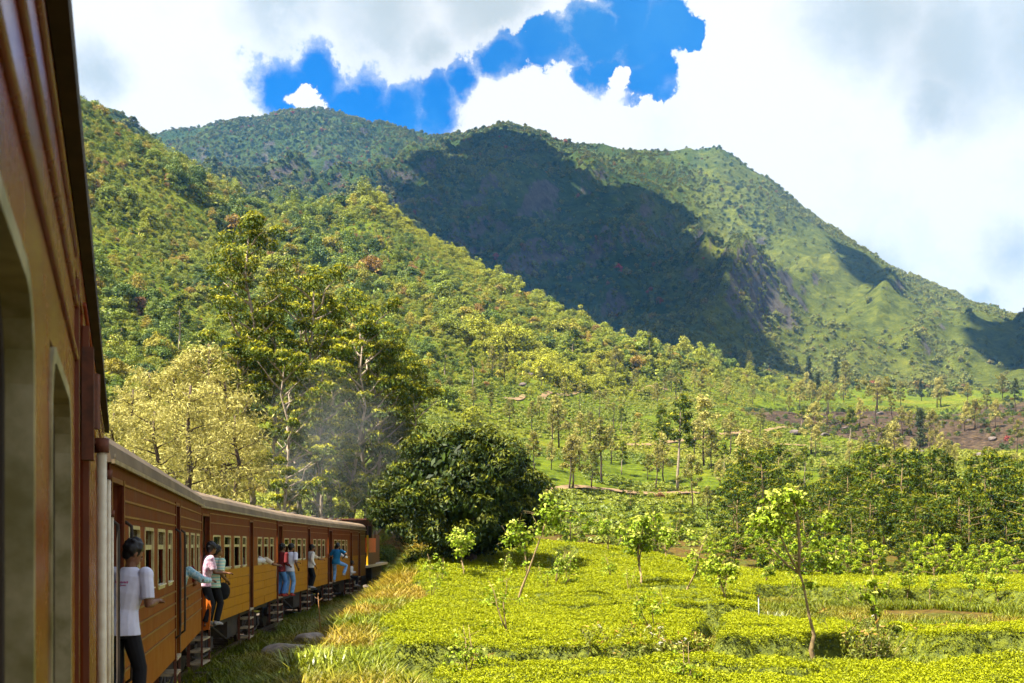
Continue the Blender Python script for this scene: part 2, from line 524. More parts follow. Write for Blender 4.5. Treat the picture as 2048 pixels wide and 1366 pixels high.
def mat_hill():
    m, nt, N, L, out = mat_nodes('hillside_grass')
    geo = N('ShaderNodeNewGeometry')
    f = tex_noise(nt, 0.018, 6, 0.6); g = tex_noise(nt, 0.25, 6, 0.7); h = tex_noise(nt, 0.9, 4, 0.6)
    c = ramp(nt, f, [(0.30, (0.055, 0.080, 0.008)), (0.48, (0.085, 0.118, 0.008)), (0.62, (0.13, 0.145, 0.012)), (0.75, (0.15, 0.12, 0.03))])
    c2 = ramp(nt, g, [(0.3, (0.35, 0.40, 0.4)), (0.7, (1.35, 1.25, 1.0))])
    c = mixcol(nt, 1.0, c, c2, 'MULTIPLY')
    # bare brown burnt slope, painted zone stored on the mesh
    at = N('ShaderNodeAttribute'); at.attribute_name = 'bare'
    bc = ramp(nt, g, [(0.3, (0.018, 0.013, 0.010)), (0.5, (0.050, 0.034, 0.024)), (0.7, (0.095, 0.066, 0.036))])
    k = mrange(nt, mth(nt, 'ADD', at.outputs['Fac'], mth(nt, 'MULTIPLY', mth(nt, 'SUBTRACT', f, 0.5), 0.9)), 0.35, 0.6)
    c = mixcol(nt, k, c, bc)
    c3 = ramp(nt, h, [(0.35, (0.5, 0.55, 0.5)), (0.65, (1.25, 1.2, 1.1))])
    c = mixcol(nt, 1.0, c, c3, 'MULTIPLY')
    principled(nt, out, c, 0.95, 0.05, bump=g, bump_d=1.2, bump_s=0.9)
    return m

def mat_mountain():
    m, nt, N, L, out = mat_nodes('mountain_scrub')
    geo = N('ShaderNodeNewGeometry')
    sep = N('ShaderNodeSeparateXYZ'); L(geo.outputs['Normal'], sep.inputs[0])
    f = tex_noise(nt, 0.006, 7, 0.62); g = tex_noise(nt, 0.07, 8, 0.78); st = tex_noise(nt, 0.045, 7, 0.7, mapscale=(1.0, 0.35, 0.5))
    c = ramp(nt, f, [(0.28, (0.018, 0.034, 0.010)), (0.42, (0.030, 0.052, 0.011)), (0.55, (0.048, 0.070, 0.013)), (0.68, (0.080, 0.094, 0.018)), (0.8, (0.09, 0.080, 0.03))])
    c2 = ramp(nt, g, [(0.32, (0.28, 0.30, 0.32)), (0.5, (0.85, 0.86, 0.85)), (0.68, (1.6, 1.45, 1.15))])
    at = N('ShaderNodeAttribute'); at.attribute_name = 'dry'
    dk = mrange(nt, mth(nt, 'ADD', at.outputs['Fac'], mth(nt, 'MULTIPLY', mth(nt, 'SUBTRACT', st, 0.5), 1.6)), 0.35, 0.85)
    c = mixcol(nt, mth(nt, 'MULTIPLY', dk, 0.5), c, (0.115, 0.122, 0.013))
    c = mixcol(nt, 1.0, c, c2, 'MULTIPLY')
    rock = ramp(nt, g, [(0.3, (0.03, 0.026, 0.030)), (0.7, (0.13, 0.105, 0.095))])
    steep = mrange(nt, mth(nt, 'ADD', sep.outputs['Z'], mth(nt, 'MULTIPLY', mth(nt, 'SUBTRACT', st, 0.5), 0.8)), 0.58, 0.46)
    c = mixcol(nt, mth(nt, 'MULTIPLY', steep, 0.85), c, rock)
    principled(nt, out, c, 0.95, 0.05, bump=g, bump_d=9.0, bump_s=0.9)
    return m

j1 = int(np.searchsorted(GY, 118)); j2 = int(np.searchsorted(GY, 860))
v, q = terrain_mesh('ground', 0, j1, None)
nb = len(v)
# the ground goes on behind and beside the camera
v = np.concatenate([v, np.array([[-900, 3.0, -0.30], [900, 3.0, -0.30], [900, -500, -0.30], [-900, -500, -0.30]])])
q = np.concatenate([q, np.array([[nb, nb+3, nb+2, nb+1]])])
M_ground = mat_ground()
g_ob = kind(obj('ground', np_mesh('ground', v, q, mat=M_ground, smooth=True)), 'structure')
v, q = terrain_mesh('hillside', j1, j2, None)
me = np_mesh('hillside', v, q, mat=mat_hill(), smooth=True)
def bare_zone(X, Y):
    u = CX + F*X/np.maximum(Y, 1); 
    return sstep(1400, 1560, u)*sstep(290, 330, Y - 0.10*(2048-u))*sstep(600, 520, Y + 0.05*(2048-u))*np.clip(0.60+0.4*sstep(1500, 1900, u), 0, 1)
ba = me.attributes.new('bare', 'FLOAT', 'POINT'); ba.data.foreach_set('value', bare_zone(v[:, 0], v[:, 1]).astype(np.float32))
hill_ob = kind(obj('hillside', me), 'structure')
v, q = terrain_mesh('mountain', j2, len(GY)-1, None)
me = np_mesh('mountain', v, q, mat=mat_mountain(), smooth=True)
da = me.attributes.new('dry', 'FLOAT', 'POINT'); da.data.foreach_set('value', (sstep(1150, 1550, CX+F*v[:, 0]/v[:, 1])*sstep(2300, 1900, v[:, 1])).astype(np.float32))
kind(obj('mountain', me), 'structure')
# ------------------------------------------------------------------ foliage builders
def unit(v): return v/np.maximum(np.linalg.norm(v, axis=1, keepdims=True), 1e-9)

class Leaves:
    """a cloud of leaf-sized faces"""
    def __init__(s, seed): s.r = np.random.default_rng(seed); s.c = []; s.n = []; s.l = []; s.w = []; s.tip = []; s.dr = []
    def blob(s, c, r, n, l, w, shell=0.55, up=0.35, jit=0.8, tipz=0.2, droop=0.0, tipamt=1.0, cut=-1.0):
        d = unit(s.r.normal(size=(n, 3)))
        d[:, 2] = np.where(d[:, 2] < cut, -d[:, 2], d[:, 2])
        rad = s.r.uniform(shell, 1.0, (n, 1))**0.7
        rr = np.asarray(r, float) if np.ndim(r) else np.array([r, r, r*0.85])
        s.c.append(np.asarray(c) + d*rad*rr)
        s.n.append(unit(d + s.r.normal(size=(n, 3))*jit + np.array([0, 0, up])))
        s.l.append(l*s.r.uniform(0.65, 1.25, n)); s.w.append(w*s.r.uniform(0.7, 1.2, n))
        s.tip.append(np.clip((d[:, 2]-tipz)*1.6, 0, 1)*tipamt*(rad[:, 0] > 0.75)); s.dr.append(np.full(n, droop))  # top leaves take the tip colour: new growth plus painted sunlit tops
        return s
    def points(s, c, nrm, l, w, tip=0.0, jit=0.5, droop=0.0):
        n = len(c); c = np.asarray(c, float)
        s.c.append(c); s.n.append(unit(np.asarray(nrm, float) + s.r.normal(size=(n, 3))*jit))
        s.l.append(l*s.r.uniform(0.7, 1.3, n)); s.w.append(w*s.r.uniform(0.7, 1.3, n)); s.tip.append(np.full(n, tip)); s.dr.append(np.full(n, droop)); return s
    def mesh(s, name, mat):
        c = np.concatenate(s.c); n = np.concatenate(s.n); l = np.concatenate(s.l)[:, None]; w = np.concatenate(s.w)[:, None]
        tip = np.concatenate(s.tip); dr = np.concatenate(s.dr)[:, None]
        t = s.r.normal(size=c.shape); t = unit(t*(1-dr) + np.array([0, 0, -1.0])*dr*1.5)
        t = unit(t - n*np.sum(t*n, 1, keepdims=True)); b = np.cross(n, t)
        m = len(c)
        v = np.empty((m, 4, 3))
        v[:, 0] = c - t*l*0.5; v[:, 1] = c + b*w*0.5 + n*w*0.12; v[:, 2] = c + t*l*0.5 - n*w*0.15; v[:, 3] = c - b*w*0.5 + n*w*0.12
        me = np_mesh(name, v.reshape(-1, 3), np.arange(m*4).reshape(m, 4), mat=mat)
        a = me.attributes.new('v', 'FLOAT', 'FACE'); a.data.foreach_set('value', s.r.uniform(0, 1, m).astype(np.float32))
        a = me.attributes.new('tip', 'FLOAT', 'FACE'); a.data.foreach_set('value', tip.astype(np.float32))
        return me

def stem_path(r, p0, p1, wob, n=6):
    p0 = np.array(p0, float); p1 = np.array(p1, float)
    pts = [p0 + (p1-p0)*k/(n-1) + (r.normal(size=3)*wob*np.array([1, 1, 0.3]) if 0 < k < n-1 else 0) for k in range(n)]
    return pts

# materials of the plants
M_bark_pale = simple('bark_pale', (0.34, 0.27, 0.19), (0.16, 0.12, 0.08), 0.8, 3.0, bump=0.5, bump_d=0.03, mapscale=(4, 4, 1))
M_bark_dark = simple('bark_dark', (0.085, 0.055, 0.036), (0.03, 0.02, 0.015), 0.9, 3.0, bump=0.6, bump_d=0.03, mapscale=(4, 4, 1))
M_bark_tan = simple('bark_tan', (0.28, 0.20, 0.085), (0.13, 0.085, 0.04), 0.85, 9.0, bump=0.6, bump_d=0.01)
M_euc = leaf_mat('eucalyptus_leaf', (0.048, 0.076, 0.005), (0.078, 0.106, 0.006), tip=(0.26, 0.245, 0.005), transl=0.25, rough=0.55, spec=0.12)
M_feather = leaf_mat('feathery_leaf', (0.29, 0.26, 0.055), (0.36, 0.32, 0.080), tip=(0.46, 0.41, 0.12), transl=0.35, rough=0.6)
M_mango = leaf_mat('mango_leaf', (0.018, 0.031, 0.002), (0.020, 0.034, 0.002), tip=(0.090, 0.098, 0.003), transl=0.10, rough=0.55, spec=0.12, vvar=0.55)
M_young = leaf_mat('young_eucalyptus_leaf', (0.030, 0.056, 0.003), (0.060, 0.090, 0.004), tip=(0.15, 0.150, 0.003), transl=0.25, rough=0.55, spec=0.12)
M_bush = leaf_mat('bright_shrub_leaf', (0.12, 0.19, 0.008), (0.19, 0.25, 0.010), tip=(0.32, 0.34, 0.012), transl=0.3, rough=0.55, spec=0.12)
M_oak = leaf_mat('silver_oak_leaf', (0.12, 0.125, 0.022), (0.24, 0.21, 0.042), tip=(0.32, 0.27, 0.06), transl=0.3, rough=0.6)
M_oakd = leaf_mat('dark_conifer_leaf', (0.026, 0.040, 0.014), (0.045, 0.060, 0.018), tip=(0.06, 0.075, 0.02), transl=0.2, rough=0.6)
M_shade = leaf_mat('shade_tree_leaf', (0.14, 0.21, 0.008), (0.20, 0.27, 0.012), tip=(0.38, 0.40, 0.06), transl=0.35, rough=0.55, spec=0.12)
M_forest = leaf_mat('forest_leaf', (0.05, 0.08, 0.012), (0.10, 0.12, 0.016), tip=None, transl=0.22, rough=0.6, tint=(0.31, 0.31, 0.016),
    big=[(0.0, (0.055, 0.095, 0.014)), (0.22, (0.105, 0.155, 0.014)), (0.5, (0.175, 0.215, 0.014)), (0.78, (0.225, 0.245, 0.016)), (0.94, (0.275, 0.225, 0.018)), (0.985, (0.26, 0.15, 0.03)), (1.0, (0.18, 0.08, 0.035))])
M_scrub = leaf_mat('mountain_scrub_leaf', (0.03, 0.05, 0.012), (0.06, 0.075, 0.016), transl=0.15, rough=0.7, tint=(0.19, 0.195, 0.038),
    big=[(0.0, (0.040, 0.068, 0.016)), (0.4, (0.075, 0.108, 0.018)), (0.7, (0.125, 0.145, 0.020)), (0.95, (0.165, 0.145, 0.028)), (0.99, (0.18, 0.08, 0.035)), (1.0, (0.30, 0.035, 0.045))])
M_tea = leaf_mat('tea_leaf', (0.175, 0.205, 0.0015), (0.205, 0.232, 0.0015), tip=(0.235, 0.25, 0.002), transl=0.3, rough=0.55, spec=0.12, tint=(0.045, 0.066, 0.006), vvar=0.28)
M_teahill = leaf_mat('hill_tea_leaf', (0.085, 0.125, 0.010), (0.15, 0.185, 0.012), transl=0.25, rough=0.5, tint=(0.24, 0.24, 0.018))
M_grass = leaf_mat('grass_blade', (0.098, 0.135, 0.003), (0.17, 0.182, 0.004), transl=0.3, rough=0.5, tint=(0.25, 0.175, 0.014))

def tree_object(name, label, cat, protos, loc, rz, s, group=None, sz=None):
    t = thing(name, label, cat, loc, rz, group)
    t.scale = (s, s, sz or s)
    for nm, me in protos: obj(nm, me, t)
    return t

def eucalyptus(seed, H, spread=0.17, bare=0.35, nb=15, leaf=0.42, dens=1.0):
    r = np.random.default_rng(seed); L = Leaves(seed); T = MB()
    top = np.array([r.normal()*0.03*H, r.normal()*0.03*H, 0.93*H])
    path = stem_path(r, (0, 0, -0.3), top, 0.012*H, 8)
    T.tube(path, [0.0095*H*(1-k/8.2)+0.0012*H for k in range(8)], 7)
    def at(f):
        k = f*7; i = min(int(k), 6); return path[i] + (path[i+1]-path[i])*(k-i)
    for b in range(nb):
        f = bare + (0.97-bare)*(b+r.uniform(0, .7))/nb
        p = at(min(f, 0.99)); a = r.uniform(0, 2*math.pi) + b*2.4
        ln = H*spread*(1.25-0.75*((f-bare)/(1-bare))**1.3)*r.uniform(0.65, 1.2)
        e = p + np.array([math.cos(a)*ln, math.sin(a)*ln, ln*r.uniform(0.5, 1.0)])
        if r.random() < 0.9: T.tube(stem_path(r, p, e, 0.05*ln, 4), [0.0045*H, 0.0036*H, 0.0026*H, 0.001*H], 5)
        for c in range(r.integers(2, 5)):
            q = p + (e-p)*r.uniform(0.55, 1.08) + r.normal(size=3)*0.028*H
            rad = H*r.uniform(0.030, 0.054)
            L.blob(q, (rad, rad, rad*0.75), int(165*dens), leaf*0.9, leaf*0.28, shell=0.45, up=0.5, jit=0.7, tipz=0.15, droop=0.45, cut=-0.45)
    for c in range(3):
        rad = H*r.uniform(0.035, 0.05)
        L.blob(top + r.normal(size=3)*0.02*H + np.array([0, 0, 0.02*H*c]), rad, int(170*dens), leaf, leaf*0.3, 0.25, 0.5, 0.7, 0.1, 0.45, cut=-0.5)
    return [('trunk', T.mesh('eucalyptus_trunk', M_bark_pale, True)), ('crown', L.mesh('eucalyptus_crown', M_euc))]

def feathery(seed, H, mat=None):
    r = np.random.default_rng(seed); L = Leaves(seed); T = MB()
    top = np.array([r.normal()*0.03*H, r.normal()*0.03*H, 0.9*H])
    path = stem_path(r, (0, 0, -0.3), top, 0.012*H, 7)
    T.tube(path, [0.024*H*(1-k/7.3)+0.002*H for k in range(7)], 7)
    for b in range(20):
        f = 0.22 + 0.76*b/20
        k = f*6; i = min(int(k), 5); p = path[i] + (path[i+1]-path[i])*(k-i)
        a = b*2.4 + r.uniform(0, 1); ln = H*0.33*(1.1-0.85*f)*r.uniform(0.7, 1.25)
        e = p + np.array([math.cos(a)*ln, math.sin(a)*ln, ln*r.uniform(0.25, 0.6)])
        T.tube(stem_path(r, p, e, 0.05*ln, 4), [0.006*H, 0.004*H, 0.003*H, 0.0012*H], 5)
        for c in range(5):
            q = p + (e-p)*r.uniform(0.4, 1.1) + r.normal(size=3)*0.03*H
            rad = H*r.uniform(0.05, 0.085)
            L.blob(q, (rad*1.15, rad*1.15, rad*0.6), 60, 0.38, 0.075, 0.1, 0.5, 0.8, 0.1, 0.25, tipamt=0.8)
    return [('trunk', T.mesh('feathery_trunk', M_bark_dark, True)), ('crown', L.mesh('feathery_crown', mat or M_feather))]

def mango(seed):
    r = np.random.default_rng(seed); L = Leaves(seed); T = MB()
    T.tube([(0, 0, -0.4), (0.05, 0, 0.8), (0.0, 0.1, 1.8), (0.1, 0, 3.2), (0, 0, 5)], [0.62, 0.42, 0.38, 0.34, 0.15], 10)
    for k in range(9):
        a = k*0.75; T.tube([(0, 0, 1.6), (math.cos(a)*1.3, math.sin(a)*1.3, 3.0), (math.cos(a)*3.0, math.sin(a)*3.0, 4.6)], [0.22, 0.15, 0.05], 6)
    n = 0
    for k in range(215):
        d = unit(r.normal(size=(1, 3)))[0]
        if d[2] < -0.88: continue
        lump = 0.84 + 0.30*(vnoise(d[0]*1.7+5.2, d[1]*1.7+d[2]*1.3+3.1)-0.35) + r.normal()*0.05 + (0.16 if d[0] < -0.3 and d[2] < 0.1 else 0)
        rx = 5.15*lump*(1.0 + (0.12 if d[2] < 0 else 0)); rz = 4.55*lump
        c = np.array([d[0]*rx*0.9, d[1]*rx*0.9, 4.95 + d[2]*rz*0.90])
        rad = r.uniform(0.62, 1.12)
        L.blob(c, (rad, rad, rad*0.78), 165, 0.33, 0.105, 0.45, 0.25, 0.55, 0.15, 0.5, cut=-0.55)
        n += 1
    L.blob((0, 0, 5.1), (4.3, 4.3, 3.7), 5200, 0.6, 0.3, 0.75, 0, 0.5, 5, 0.5)
    return [('trunk', T.mesh('mango_trunk', M_bark_dark, True)), ('crown', L.mesh('mango_crown', M_mango))]

def young(seed, H=6.0, mat=None, wide=1.0, tipamt=1.0):
    r = np.random.default_rng(seed); L = Leaves(seed); T = MB()
    path = stem_path(r, (0, 0, -0.2), (r.normal()*0.15, r.normal()*0.15, H*0.9), 0.08, 5)
    T.tube(path, [0.075, 0.06, 0.05, 0.035, 0.015], 6)
    nb = 24
    for b in range(nb):
        f = (b+r.uniform(0, .6))/nb
        z = H*(0.16+0.80*f); a = b*2.4+r.uniform(0, .8)
        ln = wide*H*0.235*(math.sin(math.pi*min(1, 0.18+0.82*(1-f)))**0.8)*r.uniform(0.6, 1.2)
        e = np.array([math.cos(a)*ln, math.sin(a)*ln, z])
        T.tube([(0, 0, z-0.25*ln), e], [0.02, 0.008], 4)
        rad = H*r.uniform(0.060, 0.105)
        L.blob(e, (rad, rad, rad*0.9), 130, 0.23, 0.085, 0.3, 0.45, 0.75, 0.25, 0.3, cut=-0.6, tipamt=tipamt)
    L.blob((0, 0, H*0.93), (H*0.06, H*0.06, H*0.10), 110, 0.27, 0.10, 0.3, 0.5, 0.6, -0.1, 0.3, tipamt=tipamt)
    return [('trunk', T.mesh('young_trunk', M_bark_tan, True)), ('crown', L.mesh('young_crown', mat or M_young))]

def hill_tree(seed, H=14.0, form='open', mat=None, bark=None):
    r = np.random.default_rng(seed); L = Leaves(seed); T = MB()
    lean = r.normal()*0.03*H
    path = stem_path(r, (0, 0, -0.5), (lean, r.normal()*0.02*H, H*0.92), 0.012*H, 6)
    T.tube(path, [0.0155*H, 0.0135*H, 0.011*H, 0.009*H, 0.006*H, 0.002*H], 6)
    def at(f):
        k = min(f, .999)*5; i = int(k); return path[i] + (path[i+1]-path[i])*(k-i)
    if form == 'open':      nb, f0, sp, zz = 16, 0.45, 0.17, 0.5
    elif form == 'flat':    nb, f0, sp, zz = 14, 0.70, 0.30, 0.30
    elif form == 'column':  nb, f0, sp, zz = 22, 0.22, 0.10, 0.5
    else:                   nb, f0, sp, zz = 20, 0.30, 0.20, 0.35      # 'cone'
    for b in range(nb):
        f = f0 + (1.0-f0)*(b+r.uniform(0, .6))/nb
        p = at(f); a = b*2.4 + r.uniform(0, 1); g = (f-f0)/(1-f0)
        ln = H*sp*((1.1-0.85*g) if form in ('cone', 'open', 'column') else (0.7+0.3*g))*r.uniform(0.55, 1.2)
        e = p + np.array([math.cos(a)*ln, math.sin(a)*ln, ln*zz*r.uniform(0.4, 1.2)])
        T.tube([p, (p+e)/2+r.normal(size=3)*0.05*ln, e], [0.004*H, 0.003*H, 0.001*H], 4)
        for c in range(2):
            q = p + (e-p)*r.uniform(0.6, 1.08) + r.normal(size=3)*0.012*H
            rad = H*r.uniform(0.035, 0.068)
            L.blob(q, (rad*1.0, rad*1.0, rad*1.05), 60, 0.52, 0.17, 0.15, 0.3, 0.9, 0.2, 0.2)
    return [('trunk', T.mesh('hill_trunk', bark or M_bark_dark, True)), ('crown', L.mesh('hill_crown', mat or M_oak))]

def shade_tree(seed, H=3.0, forks=3, nleaf=130, crook=0.12, leaf=0.19, bark=None):
    r = np.random.default_rng(seed); L = Leaves(seed); T = MB()
    fz = H*r.uniform(0.30, 0.5)
    base = stem_path(r, (0, 0, -0.15), (r.normal()*0.12*H, r.normal()*0.1*H, fz), crook*0.35, 5)
    T.tube(base, [0.055, 0.045, 0.04, 0.036, 0.036], 7)
    T.ell(base[-1], (0.055, 0.05, 0.06), 8, 6)
    for k in range(forks):
        a = r.uniform(0, 2*math.pi) + k*2.2; ln = (H-fz)*r.uniform(0.8, 1.1)
        e = base[-1] + np.array([math.cos(a)*ln*0.35, math.sin(a)*ln*0.35, ln*0.95])
        br = stem_path(r, base[-1], e, 0.04*ln, 5)
        T.tube(br, [0.030, 0.025, 0.020, 0.015, 0.006], 6)
        for c in range(7):
            f = r.uniform(0.35, 1.0); i = min(int(f*4), 3); q = br[i] + (br[i+1]-br[i])*(f*4-i)
            tw = q + r.normal(size=3)*0.24*np.array([1, 1, 0.6])
            T.tube([q, tw], [0.010, 0.005], 4)
            L.blob(tw, (0.30, 0.30, 0.26), nleaf//5, leaf*0.74, leaf*0.55, 0.15, 0.6, 0.7, 0.1, 0.15, cut=-0.7)
    return [('trunk', T.mesh('shade_trunk', bark or M_bark_tan, True)), ('crown', L.mesh('shade_crown', M_shade))]

def forest_crown(seed, mat, flat=0.75, n=125, size=0.56):
    """one forest tree of about 4 m crown radius, for the wooded slopes"""
    r = np.random.default_rng(seed); L = Leaves(seed)
    for k in range(11):
        a = k*2.4 + r.uniform(0, 1); d = 2.5*math.sqrt(k/11)*r.uniform(0.8, 1.2)
        rad = r.uniform(1.1, 1.9)
        L.blob((math.cos(a)*d, math.sin(a)*d, 3.6 + (2.6-d*0.75)*flat + r.normal()*0.35), (rad, rad, rad*0.88), n, 0.95*size, 0.55*size, 0.40, 0.55, 0.85, 5, cut=-0.5)
    L.blob((0, 0, 2.0), (2.9, 2.9, 2.2), 70, 1.3, 0.9, 0.6, 0.2, 0.6, 5)
    return L.mesh('forest_crown', mat)

# ------------------------------------------------------------------ scatter (uncountable growth only: kind = stuff)
def scatter(name, pts, scale, rotz, protos, idx=None, tint=None, tilt=None):
    n = len(pts)
    me = bpy.data.meshes.new(name + '_points')
    me.vertices.add(n); me.vertices.foreach_set('co', np.asarray(pts, np.float32).ravel())
    for nm, typ, dat in (('scl', 'FLOAT', scale), ('idx', 'INT', idx if idx is not None else np.random.default_rng(n).integers(0, len(protos), n)), ('tint', 'FLOAT', tint if tint is not None else np.zeros(n))):
        a = me.attributes.new(nm, typ, 'POINT'); a.data.foreach_set('value', np.asarray(dat, np.int32 if typ == 'INT' else np.float32))
    rv = np.zeros((n, 3), np.float32); rv[:, 2] = rotz
    if tilt is not None: rv[:, :2] = tilt
    a = me.attributes.new('rot', 'FLOAT_VECTOR', 'POINT'); a.data.foreach_set('vector', rv.ravel())
    o = kind(obj(name, me), 'stuff')
    col = bpy.data.collections.new(name + '_sources')
    for k, pm in enumerate(protos):
        po = bpy.data.objects.new('%s_source_%02d' % (name, k), pm); col.objects.link(po)
    ng = bpy.data.node_groups.new(name, 'GeometryNodeTree')
    ng.interface.new_socket('Geometry', in_out='INPUT', socket_type='NodeSocketGeometry')
    ng.interface.new_socket('Geometry', in_out='OUTPUT', socket_type='NodeSocketGeometry')
    N = ng.nodes.new; L = ng.links.new
    gi = N('NodeGroupInput'); go = N('NodeGroupOutput')
    iop = N('GeometryNodeInstanceOnPoints'); ci = N('GeometryNodeCollectionInfo')
    ci.inputs['Collection'].default_value = col; ci.inputs['Separate Children'].default_value = True; ci.inputs['Reset Children'].default_value = True
    def attr(nm, t):
        a = N('GeometryNodeInputNamedAttribute'); a.data_type = t; a.inputs['Name'].default_value = nm; return a.outputs[0]
    L(gi.outputs[0], iop.inputs['Points']); L(ci.outputs[0], iop.inputs['Instance'])
    iop.inputs['Pick Instance'].default_value = True
    L(attr('idx', 'INT'), iop.inputs['Instance Index'])
    e2r = N('FunctionNodeEulerToRotation'); L(attr('rot', 'FLOAT_VECTOR'), e2r.inputs[0])
    L(e2r.outputs[0], iop.inputs['Rotation']); L(attr('scl', 'FLOAT'), iop.inputs['Scale'])
    L(iop.outputs[0], go.inputs[0])
    md = o.modifiers.new('scatter', 'NODES'); md.node_group = ng
    return o

def sample_sector(n, u0, u1, y0, y1, seed):
    """uniform in plan within a sector of the valley"""
    r = np.random.default_rng(seed)
    y = np.sqrt(r.uniform(y0*y0, y1*y1, n)); u = r.uniform(u0, u1, n)
    return (u-CX)/F*y, y, u, r
# ------------------------------------------------------------------ wooded slopes
def on_ground(x, y, sink=0.0): return np.stack([x, y, ground_z(x, y)-sink], 1)

# spur skyline for deciding what is forest and what is open terrace
def forest_mask(u, y):
    # wooded: left of a line that runs down the spur; terraces to the right and below
    edge = np.interp(y, [100, 150, 220, 290, 350, 420, 520, 620, 760], [600, 680, 780, 850, 960, 1150, 1290, 1440, 1700])
    return u < edge

fc = [forest_crown(100+k, M_forest, 0.6+0.15*(k % 3)) for k in range(5)] + [forest_crown(106+k, M_forest, 1.9, 95, 0.52) for k in range(2)]
x, y, u, r = sample_sector(29000, -250, 1750, 118, 760, 21)
keep = forest_mask(u + r.normal(size=len(u))*50, y)
clear = fbm(x, y, 45, 3) > 0.32
keep &= ~(clear & (r.random(len(u)) < 0.75))
x, y, u = x[keep], y[keep], u[keep]; n = len(x)
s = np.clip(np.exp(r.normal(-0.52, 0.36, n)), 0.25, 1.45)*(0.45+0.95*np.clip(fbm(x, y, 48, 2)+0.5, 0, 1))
tint = np.clip(fbm(x+50, y, 70, 3)*1.3 + 0.02 + 0.42*sstep(600, 1000, u), 0, 0.95)  # spur's right slope tinted brighter, standing in for its lit face
near = y < 230
fn = [forest_crown(120+k, M_forest, 0.6+0.15*(k % 3), 230, 0.42) for k in range(4)]
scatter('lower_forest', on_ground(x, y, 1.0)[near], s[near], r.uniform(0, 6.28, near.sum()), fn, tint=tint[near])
far_ = ~near; x, y, s, tint = x[far_], y[far_], s[far_], tint[far_]; n = len(x)
# undergrowth on the bank to the left of the line
x2, y2, u2, r2 = sample_sector(9000, 120, 960, 30, 122, 26)
dl = x2 - wall_x(y2); k2 = ((dl < -5.0) | (y2 > 92)) & (r2.random(len(x2)) < 0.6); x2, y2 = x2[k2], y2[k2]
scatter('lineside_shrubs', on_ground(x2, y2, 0.5), r2.uniform(0.14, 0.50, len(x2)), r2.uniform(0, 6.28, len(x2)), fn, tint=np.clip(r2.normal(0.3, 0.25, len(x2)), 0, 1))
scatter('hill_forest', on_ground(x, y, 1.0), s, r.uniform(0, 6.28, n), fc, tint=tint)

x, y, u, r = sample_sector(30000, -250, 1650, 200, 720, 28)
keep = forest_mask(u + r.normal(size=len(u))*40, y); x, y, u = x[keep], y[keep], u[keep]
scatter('hill_undergrowth', on_ground(x, y, 0.7), r.uniform(0.12, 0.36, len(x)), r.uniform(0, 6.28, len(x)), fc, tint=np.clip(r.normal(0.5, 0.3, len(x)), 0, 1))
# bushes along the lower slope and between the terraces
ms0 = [forest_crown(150+k, M_scrub, 0.8, 40, 0.9) for k in range(3)]
x, y, u, r = sample_sector(6500, 500, 2250, 130, 720, 22)
p = 0.10 + 0.9*(fbm(x, y, 30, 3) > 0.25)
keep = (r.random(len(x)) < p*0.26) & ~forest_mask(u, y)
x, y, u = x[keep], y[keep], u[keep]; n = len(x)
scatter('hillside_scrub', on_ground(x, y, 0.6), r.uniform(0.12, 0.42, n), r.uniform(0, 6.28, n), fc, tint=np.clip(r.normal(0.35, 0.3, n), 0, 1))

x, y, u, r = sample_sector(9000, 1380, 2250, 290, 640, 27)
keep = (bare_zone(x, y) > 0.3) & (r.random(len(x)) < 0.25 + 0.75*(fbm(x, y, 22, 3) > 0.12)); x, y = x[keep], y[keep]
scatter('burnt_slope_scrub', on_ground(x, y, 0.5), r.uniform(0.08, 0.34, len(x)), r.uniform(0, 6.28, len(x)), ms0, tint=np.zeros(len(x)))
# rows of clipped tea on the far terraces
L_ = Leaves(77)
L_.blob((0, 0, 0.25), (0.85, 0.7, 0.5), 46, 0.42, 0.30, 0.6, 0.6, 0.5, 5, cut=0.0)
tea_far = L_.mesh('tea_row_bush', M_teahill)
x, y, u, r = sample_sector(120000, 620, 2300, 110, 620, 23)
z0 = ground_z(x, y)
row = np.abs(((z0/1.15) % 1.0) - 0.5)*2
bare = bare_zone(x, y) + fbm(x, y, 25, 3)*0.5
keep = (row < 0.66) & ~forest_mask(u, y) & (bare < 0.3) & (fbm(x+99, y-40, 38, 3) < 0.42)
x, y, z0 = x[keep], y[keep], z0[keep]; n = len(x)
scatter('terrace_tea', np.stack([x, y, z0-0.1], 1), r.uniform(0.5, 1.0, n), r.uniform(0, 6.28, n), [tea_far], tint=np.clip(0.45 + fbm(x, y, 50, 3)*0.9, 0, 1))

# scrub and trees on the mountain
ms = [forest_crown(140+k, M_scrub, 0.8, 30, 1.3) for k in range(4)]
x, y, u, r = sample_sector(150000, 120, 2250, 780, 2480, 24)
dens = fbm(x*0.93-y*0.37, (y*0.93+x*0.37)*0.45, 160, 4)
p = np.clip(0.52 + dens*1.4, 0.05, 1)*np.where(u > 1500, 1.0, 1.0)
keep = r.random(len(x)) < p
x, y, u = x[keep], y[keep], u[keep]; n = len(x)
scatter('mountain_forest', on_ground(x, y, 1.5), np.clip(np.exp(r.normal(-0.75, 0.45, n)), 0.18, 1.3), r.uniform(0, 6.28, n), ms, tint=np.clip(0.15 - fbm(x, y, 200, 3)*0.8 + 0.45*sstep(1300, 1700, u), 0, 0.9))

